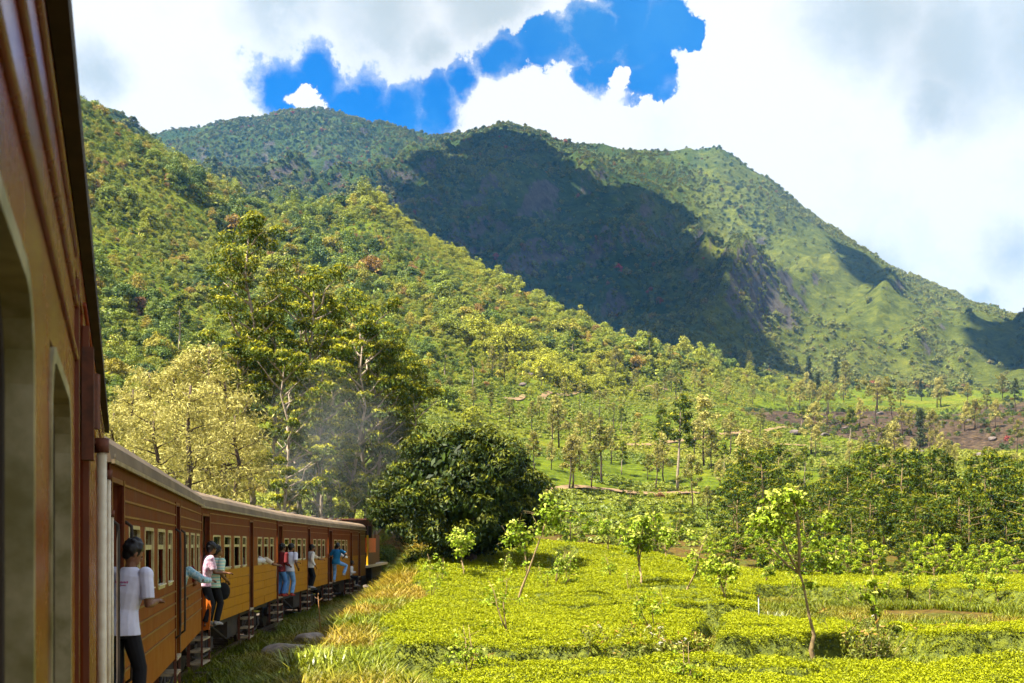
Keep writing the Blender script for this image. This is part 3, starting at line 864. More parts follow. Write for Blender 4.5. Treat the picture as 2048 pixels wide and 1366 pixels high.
# ------------------------------------------------------------------ tea field beside the line
GAPS = [  # (points, half width): paths between the blocks of bushes
    ([(-6.5, 22.2), (-3, 22.4), (1.0, 22.7), (4, 23.4), (9, 24.0), (16, 24.8), (30, 26)], 2.2),
    ([(4.4, 25), (5.3, 30), (7.0, 37.5)], 0.22),
    ([(6.4, 38.5), (8.5, 38.3), (11, 38.6), (14, 40)], 0.55),
    ([(-6, 54), (-2, 56), (1, 55), (4, 56.5), (8, 60), (13, 67), (18, 73)], 0.36),
    ([(1, 75), (4, 76), (7, 79), (11, 83)], 0.5),
    ([(2.2, 56), (3.2, 66), (4.0, 75)], 0.25),
    ([(-1.0, 30), (3.5, 32.5), (6.0, 31.5)], 0.14),
    ([(1.0, 43), (5.0, 45), (9.0, 44), (13, 47)], 0.20),
    ([(14, 52), (22, 57), (33, 60)], 0.4),
    ([(9.5, 26), (10.2, 31), (11.5, 38)], 0.3),
]
def seg_dist(X, Y, pts):
    d = np.full(X.shape, 1e9)
    for (ax, ay), (bx, by) in zip(pts[:-1], pts[1:]):
        vx, vy = bx-ax, by-ay; t = np.clip(((X-ax)*vx+(Y-ay)*vy)/(vx*vx+vy*vy), 0, 1)
        d = np.minimum(d, np.hypot(X-ax-t*vx, Y-ay-t*vy))
    return d
def tea_height(X, Y):
    wob = fbm(X, Y, 2.2, 3)*0.55
    h = sstep(0.0, 0.35, X - tea_left(Y) + wob)
    for pts, hw in GAPS:
        h = h*sstep(hw, hw+0.30, seg_dist(X, Y, pts) + wob*0.9 + fbm(X+9, Y, 0.9, 2)*0.15)
    # rough grass and bare earth where the tea has been cleared
    e = np.hypot((X-17.5)/8.5, (Y-40.5)/8.5) + fbm(X, Y, 4, 3)*0.35
    h = h*sstep(1.0, 1.12, e)
    h = h*sstep(93, 91.5, Y+wob*2)
    holes = fbm(X*0.55+40, Y, 1.5, 2)                       # a dead bush here and there
    return h*(1-0.65*sstep(0.50, 0.62, holes))
def dome(X, Y, cell=1.15):
    """tops of single bushes"""
    best = np.full(X.shape, 9.0); cxi = np.floor(X/cell).astype(int); cyi = np.floor(Y/cell).astype(int)
    for dx in (-1, 0, 1):
        for dy in (-1, 0, 1):
            i = cxi+dx; j = cyi+dy
            px = (i + 0.2+0.6*_perm[i & 511, j & 511])*cell; py = (j + 0.2+0.6*_perm[(i+101) & 511, (j+57) & 511])*cell
            best = np.minimum(best, np.hypot(X-px, Y-py))
    return 1 - np.clip(best/cell, 0, 1)**2
def tea_row(X, Y):
    f = ((Y*0.95 + 0.22*X + 3.2*fbm(X, Y, 14, 2))/1.75) % 1.0
    return sstep(0.40, 0.49, np.abs(f-0.5))*sstep(-0.25, 0.05, fbm(X+31, Y+7, 5, 2))
def tea_top(X, Y):
    h = tea_height(X, Y)
    return ground_z(X, Y) + h*(0.62 - 0.20*tea_row(X, Y) + 0.30*dome(X, Y) + 0.10*fbm(X, Y, 3.5, 2)), h

tx = np.arange(-8, 50, 0.2); ty = np.arange(14.5, 94, 0.2)
TX, TY = np.meshgrid(tx, ty, indexing='ij')
TZ, TH = tea_top(TX, TY)
u = CX + F*TX/TY
ok = (TH > 0.03) & (u < 2330)
idx = np.arange(TX.size).reshape(TX.shape)
qm = ok[:-1, :-1] | ok[1:, :-1] | ok[1:, 1:] | ok[:-1, 1:]
q = np.stack([idx[:-1, :-1], idx[1:, :-1], idx[1:, 1:], idx[:-1, 1:]], -1)[qm]
used = np.unique(q); remap = np.zeros(TX.size, int); remap[used] = np.arange(len(used))
vv = np.stack([TX.ravel(), TY.ravel(), TZ.ravel()-0.05], 1)[used]
m, nt, N_, L__, out = mat_nodes('tea_canopy')
f = tex_noise(nt, 5.0, 5, 0.7); f2 = tex_noise(nt, 0.6, 3, 0.5)
c = ramp(nt, f, [(0.3, (0.018, 0.026, 0.005)), (0.5, (0.075, 0.092, 0.006)), (0.7, (0.17, 0.185, 0.007))])
principled(nt, out, c, 0.7, 0.2, bump=f, bump_d=0.12, bump_s=1.0)
tea_ob = kind(obj('tea_bushes', np_mesh('tea_bushes', vv, remap[q], mat=m, smooth=True)), 'stuff')

def sprig(seed, mat, n=13, l=0.066, w=0.026, spread=0.11, h=0.10):
    r = np.random.default_rng(seed); L = Leaves(seed)
    a = r.uniform(0, 6.28, n); rad = r.uniform(0, spread, n)
    c = np.stack([np.cos(a)*rad, np.sin(a)*rad, r.uniform(0.0, h, n)], 1)
    nrm = np.stack([np.cos(a)*0.6, np.sin(a)*0.6, np.full(n, 0.9)], 1)
    L.points(c, nrm, l, w, jit=0.45)
    L.tip = [np.clip(c[:, 2]/h*1.2-0.3, 0, 1)]
    return L.mesh('sprig', mat)
sprigs = [sprig(300+k, M_tea) for k in range(5)]
def tea_points(n, y0, y1, seed):
    x, y, u, r = sample_sector(n, -60, 2130, y0, y1, seed)
    z, h = tea_top(x, y)
    k = h > 0.12
    return x[k], y[k], z[k], h[k]
XS = [tea_points(170000, 15, 40, 31), tea_points(130000, 40, 66, 32), tea_points(90000, 66, 93, 33)]
x, y, z, h = [np.concatenate([a[i] for a in XS]) for i in range(4)]; n = len(x); r = np.random.default_rng(3)
sc = r.uniform(0.8, 1.35, n)*np.interp(y, [15, 40, 66, 93], [0.66, 0.9, 1.3, 1.75])
# darker leaf tint low on the bush sides, between bush tops and along rows
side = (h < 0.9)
dull = np.clip(np.where(side, 0.9, 0.0) + np.clip(fbm(x, y, 1.6, 2)*1.6-0.55, 0, 1) + np.clip((0.80-dome(x, y))*3.0, 0, 0.8)*(r.random(n) < 0.75) + 0.8*tea_row(x, y), 0, 1)
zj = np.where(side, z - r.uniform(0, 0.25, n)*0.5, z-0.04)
scatter('tea_leaves', np.stack([x, y, zj], 1), sc, r.uniform(0, 6.28, n), sprigs, tint=dull*0.8, tilt=r.normal(size=(n, 2))*0.35)

# ------------------------------------------------------------------ grass
def tuft(seed, n=16, h=0.42, lean=0.5, w=0.016, spread=0.12):
    r = np.random.default_rng(seed); vs = []; qs = []; 
    for k in range(n):
        a = r.uniform(0, 6.28); b = r.uniform(0, 6.28); rad = r.uniform(0, spread); hh = h*r.uniform(0.5, 1.15); ln = lean*r.uniform(0.2, 1.2)*hh
        base = np.array([math.cos(a)*rad, math.sin(a)*rad, -0.03]); d = np.array([math.cos(b), math.sin(b), 0]); sd = np.array([-d[1], d[0], 0])*w
        p = [base, base + d*ln*0.25 + np.array([0, 0, hh*0.55]), base + d*ln*0.95 + np.array([0, 0, hh*(1-0.25*lean)])]
        o = len(vs)
        vs += [p[0]-sd, p[0]+sd, p[1]+sd*0.8, p[1]-sd*0.8, p[2]+sd*0.1, p[2]-sd*0.1]
        qs += [(o, o+1, o+2, o+3), (o+3, o+2, o+4, o+5)]
    me = np_mesh('grass_tuft', np.array(vs), np.array(qs), mat=M_grass)
    a = me.attributes.new('v', 'FLOAT', 'FACE'); a.data.foreach_set('value', np.repeat(r.uniform(0, 1, n), 2).astype(np.float32))
    return me
tufts = [tuft(400+k, 18, 0.36+0.05*k, 0.5+0.1*k) for k in range(5)]
def grass_points(n, y0, y1, seed, u0=-40, u1=2120):
    x, y, u, r = sample_sector(n, u0, u1, y0, y1, seed)
    h = tea_height(x, y); d = x - wall_x(y)
    bank = (x < tea_left(y)+0.3)
    k = (h < 0.25) & (d > -0.9)
    return x[k], y[k], d[k], bank[k]
G = [grass_points(46000, 15, 36, 41), grass_points(60000, 36, 66, 42, 560, 1000), grass_points(16000, 36, 62, 43, 1250, 2120), grass_points(30000, 66, 100, 44, 640, 2120)]
x, y, d, bank = [np.concatenate([a[i] for a in G]) for i in range(4)]; n = len(x); r = np.random.default_rng(8)
gold = np.where(bank, np.clip(0.32 + fbm(x, y, 3.0, 3)*1.4 + 0.30*sstep(32, 48, y) - 0.45*sstep(1.6, 0.2, d), 0, 1), np.clip(0.25+fbm(x, y, 5, 3)*1.2, 0, 1))
dirt = np.hypot((x-18.0)/2.6, (y-45.0)/2.0) + fbm(x, y, 1.5, 2)*0.4
rk = np.minimum(np.hypot(x+5.85, y-31.6), np.minimum(np.hypot(x+6.1, y-29.6), np.hypot(x+4.4, y-28.6)))
k = (rk > 0.75) & (dirt > 1.0) & (r.random(n) < np.where(d < 0.35, 0.35, 1.0))
hs = r.uniform(0.5, 1.25, n)*np.where(bank, 0.75+0.65*sstep(0.8, 2.2, d), 0.7)*np.interp(y, [15, 40, 100], [0.9, 1.1, 1.7])
scatter('grass', np.stack([x, y, ground_z(x, y)], 1)[k], hs[k], r.uniform(0, 6.28, n)[k], tufts, tint=gold[k])
# ------------------------------------------------------------------ single trees
ORD = ['first', 'second', 'third', 'fourth', 'fifth', 'sixth', 'seventh', 'eighth', 'ninth', 'tenth', 'eleventh', 'twelfth', 'thirteenth', 'fourteenth', 'fifteenth', 'sixteenth', 'seventeenth', 'eighteenth', 'nineteenth', 'twentieth']
ords = lambda k: ORD[k] if k < 20 else {20: 'twenty-first', 21: 'twenty-second', 22: 'twenty-third', 23: 'twenty-fourth', 24: 'twenty-fifth', 25: 'twenty-sixth', 26: 'twenty-seventh', 27: 'twenty-eighth', 28: 'twenty-ninth', 29: 'thirtieth'}.get(k, {1: '%dst', 2: '%dnd', 3: '%drd'}.get((k+1) % 10, '%dth') % (k+1))
def surf(x, y): return ground_z(x, y) + 0.8*(tea_height(np.asarray(x, float), np.asarray(y, float)) > 0.3)
def hit_s(px, py, y0=16.0, y1=200.0):
    ys = np.geomspace(y0, y1, 1500); xs = (px-CX)/F*ys
    d = ZC + (HY-py)/F*ys - surf(xs, ys); k = np.where(d <= 0)[0]
    y = ys[k[0]] if len(k) else 92.0
    x = (px-CX)/F*y
    return x, y, float(ground_z(x, y))
def top_z(py, y): return ZC + (HY-py)/F*y

# the big dark round tree by the line
x, y = -2.3, 61.0
tree_object('mango_tree', 'huge dark green dome-shaped tree standing at the edge of the tea field', 'tree', mango(900), (x, y, float(ground_z(x, y))), 0.6, 0.89)

# tall eucalyptus grove behind the train
EV = [eucalyptus(501, 26, 0.105, 0.36, 18), eucalyptus(502, 24, 0.17, 0.22, 21), eucalyptus(503, 22, 0.16, 0.16, 22), eucalyptus(504, 20, 0.19, 0.18, 21)]
EH = [26, 24, 22, 20]
grove = [(505, 428, 90, 0), (555, 620, 88, 2), (602, 560, 98, 1), (628, 540, 92, 1), (662, 600, 101, 3), (700, 640, 90, 2), (722, 598, 97, 1), (758, 690, 93, 3), (792, 705, 99, 2), (822, 770, 96, 3), (575, 700, 82, 3), (478, 690, 88, 2), (645, 720, 84, 3)]
grove.sort()
names = {505: 'tallest eucalyptus behind the train, its narrow tufted crown above all the others'}
for k, (px, py, yy, vi) in enumerate(grove):
    xx = (px-CX)/F*yy; g = float(ground_z(xx, yy)); h = top_z(py, yy) - g
    lab = names.get(px, 'pale-trunked eucalyptus in the grove behind the train, %s from the left' % ORD[k])
    tree_object('eucalyptus_tree', lab, 'tree', EV[vi], (xx, yy, g), k*1.7, h/EH[vi], 'eucalyptus grove behind the train')

# feathery yellow-green trees with dark trunks further left
FV = [feathery(520, 13), feathery(521, 12), feathery(522, 14)]
FH = [13, 12, 14]
fl = [(225, 800, 58, 1), (262, 752, 72, 0), (312, 790, 54, 2), (352, 700, 84, 1), (378, 735, 62, 0), (412, 648, 86, 2), (452, 725, 74, 1), (298, 715, 92, 0), (474, 800, 70, 2)]
fl.sort()
for k, (px, py, yy, vi) in enumerate(fl):
    xx = (px-CX)/F*yy; g = float(ground_z(xx, yy)); h = top_z(py, yy) - g
    tree_object('feathery_tree', 'feathery yellow-green tree with dark trunk above the near carriages, %s from the left' % ORD[k], 'tree', FV[vi], (xx, yy, g), k*1.3, h/FH[vi], 'feathery trees above the train')

# trees dotted over the hillside: (px, base row, top row, kind)
HK = {'cone': [hill_tree(600+k, 14, 'cone') for k in range(3)], 'open': [hill_tree(610+k, 14, 'open') for k in range(3)], 'flat': [hill_tree(620+k, 14, 'flat') for k in range(3)],
      'column': [hill_tree(630+k, 14, 'column', M_oakd) for k in range(3)], 'euc': [hill_tree(640+k, 14, 'open', M_euc, M_bark_pale) for k in range(3)], 'dark': [hill_tree(650+k, 14, 'cone', M_oakd) for k in range(2)],
      'feather': [hill_tree(660+k, 14, 'cone', M_feather) for k in range(3)]}
HT = [(1118,895,788,'feather'),(1145,980,866,'cone'),(1205,968,833,'open'),(1222,928,850,'cone'),(1243,950,881,'euc'),(1322,921,808,'euc'),(1355,983,786,'euc'),(1388,910,835,'open'),
 (1408,935,785,'feather'),(1384,1023,906,'open'),(1415,1045,970,'open'),(1243,866,812,'euc'),(1064,862,800,'open'),(1160,822,765,'flat'),(1128,800,752,'cone'),(1200,838,780,'flat'),(1315,815,765,'cone'),
 (1104,895,815,'open'),(947,815,772,'cone'),(1622,908,800,'feather'),(1752,872,758,'flat'),(1490,996,861,'feather'),(1521,872,820,'cone'),(1653,853,777,'flat'),(1785,843,786,'open'),
 (1805,872,812,'open'),(1818,872,818,'cone'),(1841,920,812,'column'),(1827,934,875,'feather'),(1860,905,858,'cone'),(1882,813,752,'cone'),(1843,802,756,'column'),(1973,820,776,'open'),(2032,828,756,'dark'),
 (2033,908,838,'open'),(1578,828,788,'cone'),(1593,802,764,'open'),(1452,802,752,'feather'),(1505,810,768,'cone'),(1549,810,778,'open'),(1615,791,742,'feather'),
 (1618,770,709,'column'),(1637,810,742,'column'),(1670,780,716,'column'),(1691,795,716,'cone'),(1538,748,704,'dark'),(1472,733,690,'dark'),(1594,755,709,'column'),(1421,795,764,'flat'),
 (1699,938,880,'feather'),(1885,927,861,'feather'),(1907,938,885,'feather'),(1867,934,893,'feather'),(1984,938,892,'feather'),(1648,978,915,'feather'),(1721,920,873,'feather'),(1563,920,893,'feather'),
 (1146,745,655,'euc'),(1300,742,664,'euc'),(1232,760,690,'open'),(1084,777,728,'open'),(600,700,588,'euc'),(360,712,582,'euc'),(890,765,680,'euc'),(945,778,686,'euc'),(985,760,690,'cone'),(800,745,655,'euc'),
 (1010,775,705,'open'),(1270,790,735,'cone'),(1352,800,748,'flat'),(1390,780,735,'feather'),(1700,860,815,'open'),(1930,850,800,'feather'),(1760,800,752,'cone'),(1935,815,765,'open'),(2005,800,745,'cone'),
 (1180,880,820,'cone'),(1270,900,842,'feather'),(1295,960,905,'cone'),(1448,880,835,'open'),(1335,880,832,'cone'),(1080,840,790,'feather'),(1020,850,795,'cone'),(980,830,782,'open'),(1160,930,870,'feather'),(1440,980,915,'feather'),(1540,940,880,'cone'),(1590,960,910,'feather'),(900,800,750,'cone'),(850,790,735,'euc'),(1780,960,905,'feather'),(1950,960,905,'cone'),(240,720,640,'euc'),(1500,750,700,'feather'),(1340,735,690,'cone'),(1425,745,705,'open')]
r = np.random.default_rng(91)
for k_ in range(46):
    px_, b_ = r.uniform(1040, 2060), r.uniform(775, 985)
    HT.append((int(px_), int(b_), int(b_ - np.interp(b_, [775, 985], [42, 95])*r.uniform(0.7, 1.25)), ['feather', 'cone', 'open', 'flat', 'feather', 'euc'][int(r.integers(0, 6))]))
desc = {'cone': 'olive conical tree with thin dark trunk', 'open': 'slender open-crowned olive tree with bare lower trunk', 'flat': 'flat-topped umbrella-shaped tree', 'column': 'narrow dark columnar tree',
        'euc': 'tall pale-trunked eucalyptus', 'dark': 'dark bushy conical tree', 'feather': 'pale straw-green feathery tree on a thin stem'}
HT.sort()
cnt = {}
for px, b, t, kd in HT: cnt[kd] = cnt.get(kd, 0)+1
seen = {}
for k, (px, b, t, kd) in enumerate(HT):
    xx, yy, g = hit(px, b, 96)
    i = seen.get(kd, 0); seen[kd] = i+1
    h = max(3.0, (b-t)/F*yy)
    tree_object('hillside_tree', '%s on the hillside, %s such from left' % (desc[kd], ords(i)), 'tree', HK[kd][i % len(HK[kd])], (xx, yy, g), k*2.1, h/14.0*1.12, 'trees dotted over the hillside', h/14.0*1.02)

# young eucalyptus plantation on the right, in front of the hillside
YV = [young(700+k, 6.0, wide=1.0+0.12*(k % 3)) for k in range(5)]
YB = [young(710+k, 4.0, M_bush, 1.5, 0.7) for k in range(3)]
r = np.random.default_rng(71)
pl = []
tries = 0
while len(pl) < 118 and tries < 6000:
    tries += 1
    yy = math.sqrt(r.uniform(88**2, 150**2)); px = r.uniform(1465, 2140) if r.random() < 0.965 else r.uniform(1090, 1465)
    if px < 1560 and yy < 100 and px > 1465: continue
    xx = (px-CX)/F*yy
    if px < 1465 and (yy < 96): continue
    if any((xx-a)**2 + (yy-b_)**2 < 2.3**2 for a, b_, *_ in pl): continue
    pl.append((xx, yy, px))
pl.sort(key=lambda a: a[1])
rows_ = {}
for e in pl:
    if e[2] >= 1465: rows_.setdefault(min(5, int((e[1]-88)/10.5)), []).append(e)
for v_ in rows_.values(): v_.sort(key=lambda a: a[2])
dip = sorted([e for e in pl if e[2] < 1465], key=lambda a: a[2])
RN = ['front', 'second', 'third', 'fourth', 'fifth', 'back']
for k, (xx, yy, px) in enumerate(pl):
    g = float(ground_z(xx, yy)); h = (r.uniform(9.5, 12.0) if r.random() < 0.2 else r.uniform(5.0, 8.8))*(0.5 if px < 1465 else 1.0)*np.interp(yy, [88, 105, 150], [0.55, 0.95, 1.0])
    ri = min(5, int((yy-88)/10.5))
    lab = '' if px < 1465 else 'golden-tipped young eucalyptus, %s row of the right-hand plantation, %s from the left' % (RN[ri], ords(rows_[ri].index((xx, yy, px))))
    if px < 1465: lab = 'small dark young eucalyptus in the dip beyond the tea field, %s from left' % ords(dip.index((xx, yy, px)))
    tree_object('young_eucalyptus', lab, 'tree', YV[k % 5], (xx, yy, g), r.uniform(0, 6.28), h/6.0, 'young eucalyptus plantation' if px >= 1465 else 'young trees in the dip')
# bright green shrubs along its near edge
k = 0; done = []
while k < 40:
    yy = r.uniform(76, 93); px = r.uniform(1600, 2130) if k > 11 else r.uniform(1100, 1600); xx = (px-CX)/F*yy
    if px < 1600: yy = r.uniform(94, 104); xx = (px-CX)/F*yy
    if any((xx-a)**2 + (yy-b_)**2 < 1.7**2 for a, b_, *_ in done): continue
    done.append((xx, yy, px)); k += 1
done.sort(key=lambda a: a[2])
i1 = i2 = 0
for k, (xx, yy, px) in enumerate(done):
    g = float(ground_z(xx, yy))
    if px >= 1600: lab = 'bright leafy shrub along the near edge of the plantation, %s from left' % ords(i1); i1 += 1
    else: lab = 'bright leafy shrub just beyond the crest of the tea field, %s from left' % ords(i2); i2 += 1
    tree_object('leafy_shrub', lab, 'shrub', YB[k % 3], (xx, yy, g), r.uniform(0, 6.28), r.uniform(0.6, 1.05), 'bright shrubs by the plantation' if px >= 1600 else 'shrubs beyond the tea crest')

# shade trees standing in the tea: (px, base row, top row, variant)
SV = [shade_tree(800, 3, 3, 150), shade_tree(801, 3, 2, 120, 0.3), shade_tree(802, 3, 3, 220), shade_tree(803, 3, 2, 60, 0.35), shade_tree(804, 3, 4, 260), shade_tree(805, 3, 2, 90, 0.2)]
ST = [(863,1193,1143,3),(895,1166,1105,1),(927,1156,1057,2),(1011,1269,1160,3),(1096,1180,1135,3),(1112,1170,1098,0),(1122,1171,1108,5),(1255,1176,1135,3),(1281,1176,1035,4),(1274,1255,1172,1),(1373,1183,1068,5),
 (1231,1156,1108,5),(1214,1101,1025,0),(1334,1118,1045,0),(963,1347,1252,5),(1004,1149,1108,3),(1462,1202,1112,2),(1450,1195,1150,3),(1580,1208,1148,5),(1697,1215,1158,1),(1768,1198,1150,5),
 (1813,1178,1138,0),(2001,1215,1145,2),(1625,1188,1158,5),(1861,1185,1148,0),(1727,1218,1163,1),(1391,1362,1288,5),(1935,1200,1150,4),(1400,1165,1120,5),(1530,1165,1120,0)]
ST.sort()
for k, (px, b, t, vi) in enumerate(ST):
    xx, yy, g = hit_s(px, b)
    h = max(0.9, top_z(t, yy) - g)
    tree_object('shade_tree', 'thin pale-stemmed shade tree with big leaves in the tea, %s from the left' % ords(k), 'tree', SV[vi], (xx, yy, g), k*1.9, h/3.0, 'shade trees in the tea field')

def custom_shade(label, base, paths, tufts_, seed, leaf=0.2):
    """a shade tree with its own stems: paths of (points, radii); tufts of leaves (point, radius, count)"""
    T = MB(); L = Leaves(seed); r = np.random.default_rng(seed)
    for pts, rad in paths: T.tube(pts, [q_*0.72 for q_ in rad], 8)
    for c, rr, n in tufts_:
        L.blob(c, (rr, rr, rr*0.8), int(n*1.05), leaf*0.92, leaf*0.62, 0.1, 0.6, 0.7, 0.1, 0.15, cut=-0.75)
        for j in range(5):
            e = np.array(c) + r.normal(size=3)*rr*0.6; T.tube([c, e], [0.008, 0.004], 4)
    t = thing('shade_tree', label, 'tree', base, 0, 'shade trees in the tea field')
    T.build('trunk', M_bark_tan, t, True); obj('crown', L.mesh('crown', M_shade), t)
    return t
# nearest one, right of the middle: a crooked stump with a slim forked stem
yy = 26.0; xx = (1636-CX)/F*yy; g = float(ground_z(xx, yy))
def rel(px, py, dy=0.0): return ((px-CX)/F*(yy+dy) - xx, dy, ZC + (HY-py)/F*(yy+dy) - g)
custom_shade('tall forked shade tree in the near tea with pale slim stems and ragged leafy top', (xx, yy, g),
    [([(0.05, 0, -0.3), rel(1632, 1340), rel(1622, 1300), rel(1628, 1270), rel(1618, 1230), rel(1606, 1165), rel(1598, 1145)], [0.075, 0.07, 0.085, 0.06, 0.045, 0.04, 0.04]),
     ([rel(1598, 1145), rel(1599, 1090), rel(1596, 1040), rel(1588, 1000), rel(1580, 985)], [0.05, 0.055, 0.045, 0.03, 0.012]),
     ([rel(1598, 1147), rel(1575, 1130, .1), rel(1545, 1100, .3), rel(1530, 1080, .4)], [0.04, 0.04, 0.028, 0.01]),
     ([rel(1598, 1147), rel(1578, 1110, -.1), rel(1560, 1070, -.3), rel(1552, 1045, -.3)], [0.035, 0.03, 0.022, 0.01]),
     ([rel(1600, 1142), rel(1630, 1142, .2), rel(1660, 1140, .3)], [0.02, 0.015, 0.006]),
     ([rel(1599, 1100), rel(1625, 1075, .3), rel(1645, 1060, .3)], [0.02, 0.014, 0.006])],
    [(rel(1580, 992), 0.36, 110), (rel(1600, 1005, .2), 0.30, 70), (rel(1545, 1000, -.2), 0.34, 90), (rel(1530, 1040, -.3), 0.42, 150), (rel(1555, 1055, -.2), 0.40, 130), (rel(1510, 1055, .3), 0.34, 80),
     (rel(1565, 1025), 0.38, 110), (rel(1650, 1052, .3), 0.36, 80), (rel(1660, 1040, .1), 0.30, 50), (rel(1655, 1132, .3), 0.30, 60), (rel(1668, 1125, .3), 0.26, 40), (rel(1620, 1170, .1), 0.25, 36)], 850, 0.15)
yy = 27.0; xx = (1784-CX)/F*yy; g = float(ground_z(xx, yy))
custom_shade('slender crooked shade tree with sparse large leaves beside the lower-right tussock', (xx, yy, g),
    [([(0.03, 0, -0.3), rel(1780, 1345), rel(1768, 1318), rel(1757, 1290), rel(1756, 1255), rel(1748, 1215), rel(1750, 1180), rel(1746, 1165)], [0.07, 0.065, 0.06, 0.055, 0.045, 0.036, 0.025, 0.01]),
     ([rel(1757, 1290), rel(1775, 1275, .1), rel(1790, 1262, .2)], [0.025, 0.018, 0.008]), ([rel(1752, 1225), rel(1738, 1210, -.1), rel(1728, 1200, -.1)], [0.02, 0.014, 0.006])],
    [(rel(1746, 1168), 0.24, 40), (rel(1736, 1195, -.1), 0.26, 44), (rel(1762, 1190, .1), 0.24, 36), (rel(1750, 1225), 0.20, 22), (rel(1790, 1260, .2), 0.20, 22), (rel(1762, 1285), 0.24, 30), (rel(1775, 1310), 0.20, 16)], 852, 0.17)
# leaning one in the middle of the field
yy = 42.0; xx = (1032-CX)/F*yy; g = float(ground_z(xx, yy))
custom_shade('leaning forked shade tree with long straight pole and twin leafy heads mid-field', (xx, yy, g),
    [([(0, 0, -0.2), rel(1033, 1228), rel(1036, 1200), rel(1044, 1175), rel(1056, 1145), rel(1072, 1100), rel(1088, 1055), rel(1094, 1030)], [0.07, 0.065, 0.06, 0.065, 0.05, 0.042, 0.035, 0.015]),
     ([rel(1054, 1150), rel(1052, 1125, .2), rel(1048, 1085, .4), rel(1040, 1055, .4)], [0.045, 0.04, 0.03, 0.012])],
    [(rel(1095, 1030), 0.62, 150), (rel(1112, 1045, .3), 0.5, 100), (rel(1080, 1060, .2), 0.45, 70), (rel(1120, 1022, -.3), 0.42, 70), (rel(1095, 1000), 0.45, 80),
     (rel(1035, 1060, .4), 0.55, 130), (rel(1022, 1080, .3), 0.45, 90), (rel(1050, 1080, .4), 0.48, 100), (rel(1045, 1100, .4), 0.35, 50), (rel(1053, 1128, .2), 0.22, 24)], 851, 0.18)
# ------------------------------------------------------------------ the train
def paint(name, c1, c2, dust, rough=0.55, z0=1.0, z1=2.2, amt=0.8, spec=0.10):
    """old coach paint: patchy colour, streaks running down, road dust thrown up from below"""
    m, nt, N, L, out = mat_nodes(name)
    f = tex_noise(nt, 2.2, 7, 0.65); st = tex_noise(nt, 3.0, 5, 0.6, mapscale=(6, 6, 0.5)); fine = tex_noise(nt, 26, 4, 0.6)
    c = mixcol(nt, mrange(nt, f, 0.32, 0.68), c1, c2)
    c = mixcol(nt, mth(nt, 'MULTIPLY', mrange(nt, st, 0.5, 0.72), 0.55), c, dust)
    tc = N('ShaderNodeTexCoord'); sp = N('ShaderNodeSeparateXYZ'); L(tc.outputs['Object'], sp.inputs[0])
    k = mrange(nt, mth(nt, 'ADD', sp.outputs['Z'], mth(nt, 'MULTIPLY', mth(nt, 'SUBTRACT', f, 0.5), 1.4)), z1, z0)
    c = mixcol(nt, mth(nt, 'MULTIPLY', k, amt), c, dust)
    st2 = tex_noise(nt, 2.0, 6, 0.7, mapscale=(9, 9, 0.35))
    c = mixcol(nt, mth(nt, 'MULTIPLY', mrange(nt, st2, 0.52, 0.70), 0.55), c, tuple(x*0.22 for x in c1))
    sc = mrange(nt, fine, 0.62, 0.72)
    c = mixcol(nt, mth(nt, 'MULTIPLY', sc, 0.4), c, tuple(x*0.35 for x in c1))
    principled(nt, out, c, mth(nt, 'ADD', mth(nt, 'MULTIPLY', f, 0.3), rough-0.15), spec, bump=fine, bump_d=0.002, bump_s=0.3)
    return m
M_brown = paint('coach_brown', (0.1190, 0.0180, 0.0050), (0.1680, 0.0312, 0.0060), (0.2800, 0.0861, 0.0050), z0=1.0, z1=2.2, amt=0.8)
M_brown_up = paint('coach_brown_upper', (0.0910, 0.0139, 0.0050), (0.1225, 0.0213, 0.0060), (0.1750, 0.0492, 0.0080), z0=-9, z1=-8, amt=0.0)
M_band = paint('coach_window_band', (0.1400, 0.0295, 0.0060), (0.1820, 0.0476, 0.0080), (0.2380, 0.0779, 0.0080), z0=-9, z1=-8, amt=0)
M_ochre = paint('coach_ochre', (0.2940, 0.1107, 0.0030), (0.3500, 0.1476, 0.0040), (0.1680, 0.0492, 0.0040), z0=-9, z1=-8, amt=0)
M_own = paint('own_coach_paint', (0.135, 0.018, 0.005), (0.175, 0.027, 0.006), (0.22, 0.050, 0.006), rough=0.26, z0=1.2, z1=3.6, amt=0.5, spec=0.16)
M_bead = simple('coach_bead', (0.24, 0.11, 0.02), (0.16, 0.062, 0.013), 0.45, 6)
M_beadr = simple('coach_bead_rust', (0.17, 0.055, 0.017), (0.11, 0.034, 0.012), 0.45, 6)
M_post = simple('door_post_paint', (0.15, 0.035, 0.009), (0.10, 0.022, 0.007), 0.4, 5)
M_roof = simple('dusty_roof', (0.19, 0.135, 0.08), (0.115, 0.08, 0.05), 0.8, 1.2, bump=0.3, bump_d=0.01)
M_gut = simple('gutter_metal', (0.33, 0.25, 0.14), (0.18, 0.13, 0.07), 0.5, 5)
M_frame = simple('window_frame_cream', (0.50, 0.42, 0.22), (0.32, 0.25, 0.11), 0.4, 9)
M_frame_own = simple('own_window_frame', (0.34, 0.29, 0.17), (0.13, 0.11, 0.035), 0.4, 7, detail=8)
M_sill = simple('window_sill_pale', (0.70, 0.66, 0.55), (0.5, 0.42, 0.3), 0.4, 9)
M_dark = simple('underframe_black', (0.022, 0.017, 0.013), (0.05, 0.035, 0.022), 0.8, 5)
M_inner = simple('coach_interior', (0.026, 0.013, 0.009), (0.018, 0.010, 0.007), 0.7, 4)
M_steel = simple('wheel_steel', (0.11, 0.085, 0.065), (0.05, 0.035, 0.025), 0.5, 6, metal=0.4)
M_step = simple('step_wood', (0.40, 0.32, 0.20), (0.24, 0.18, 0.11), 0.7, 8)
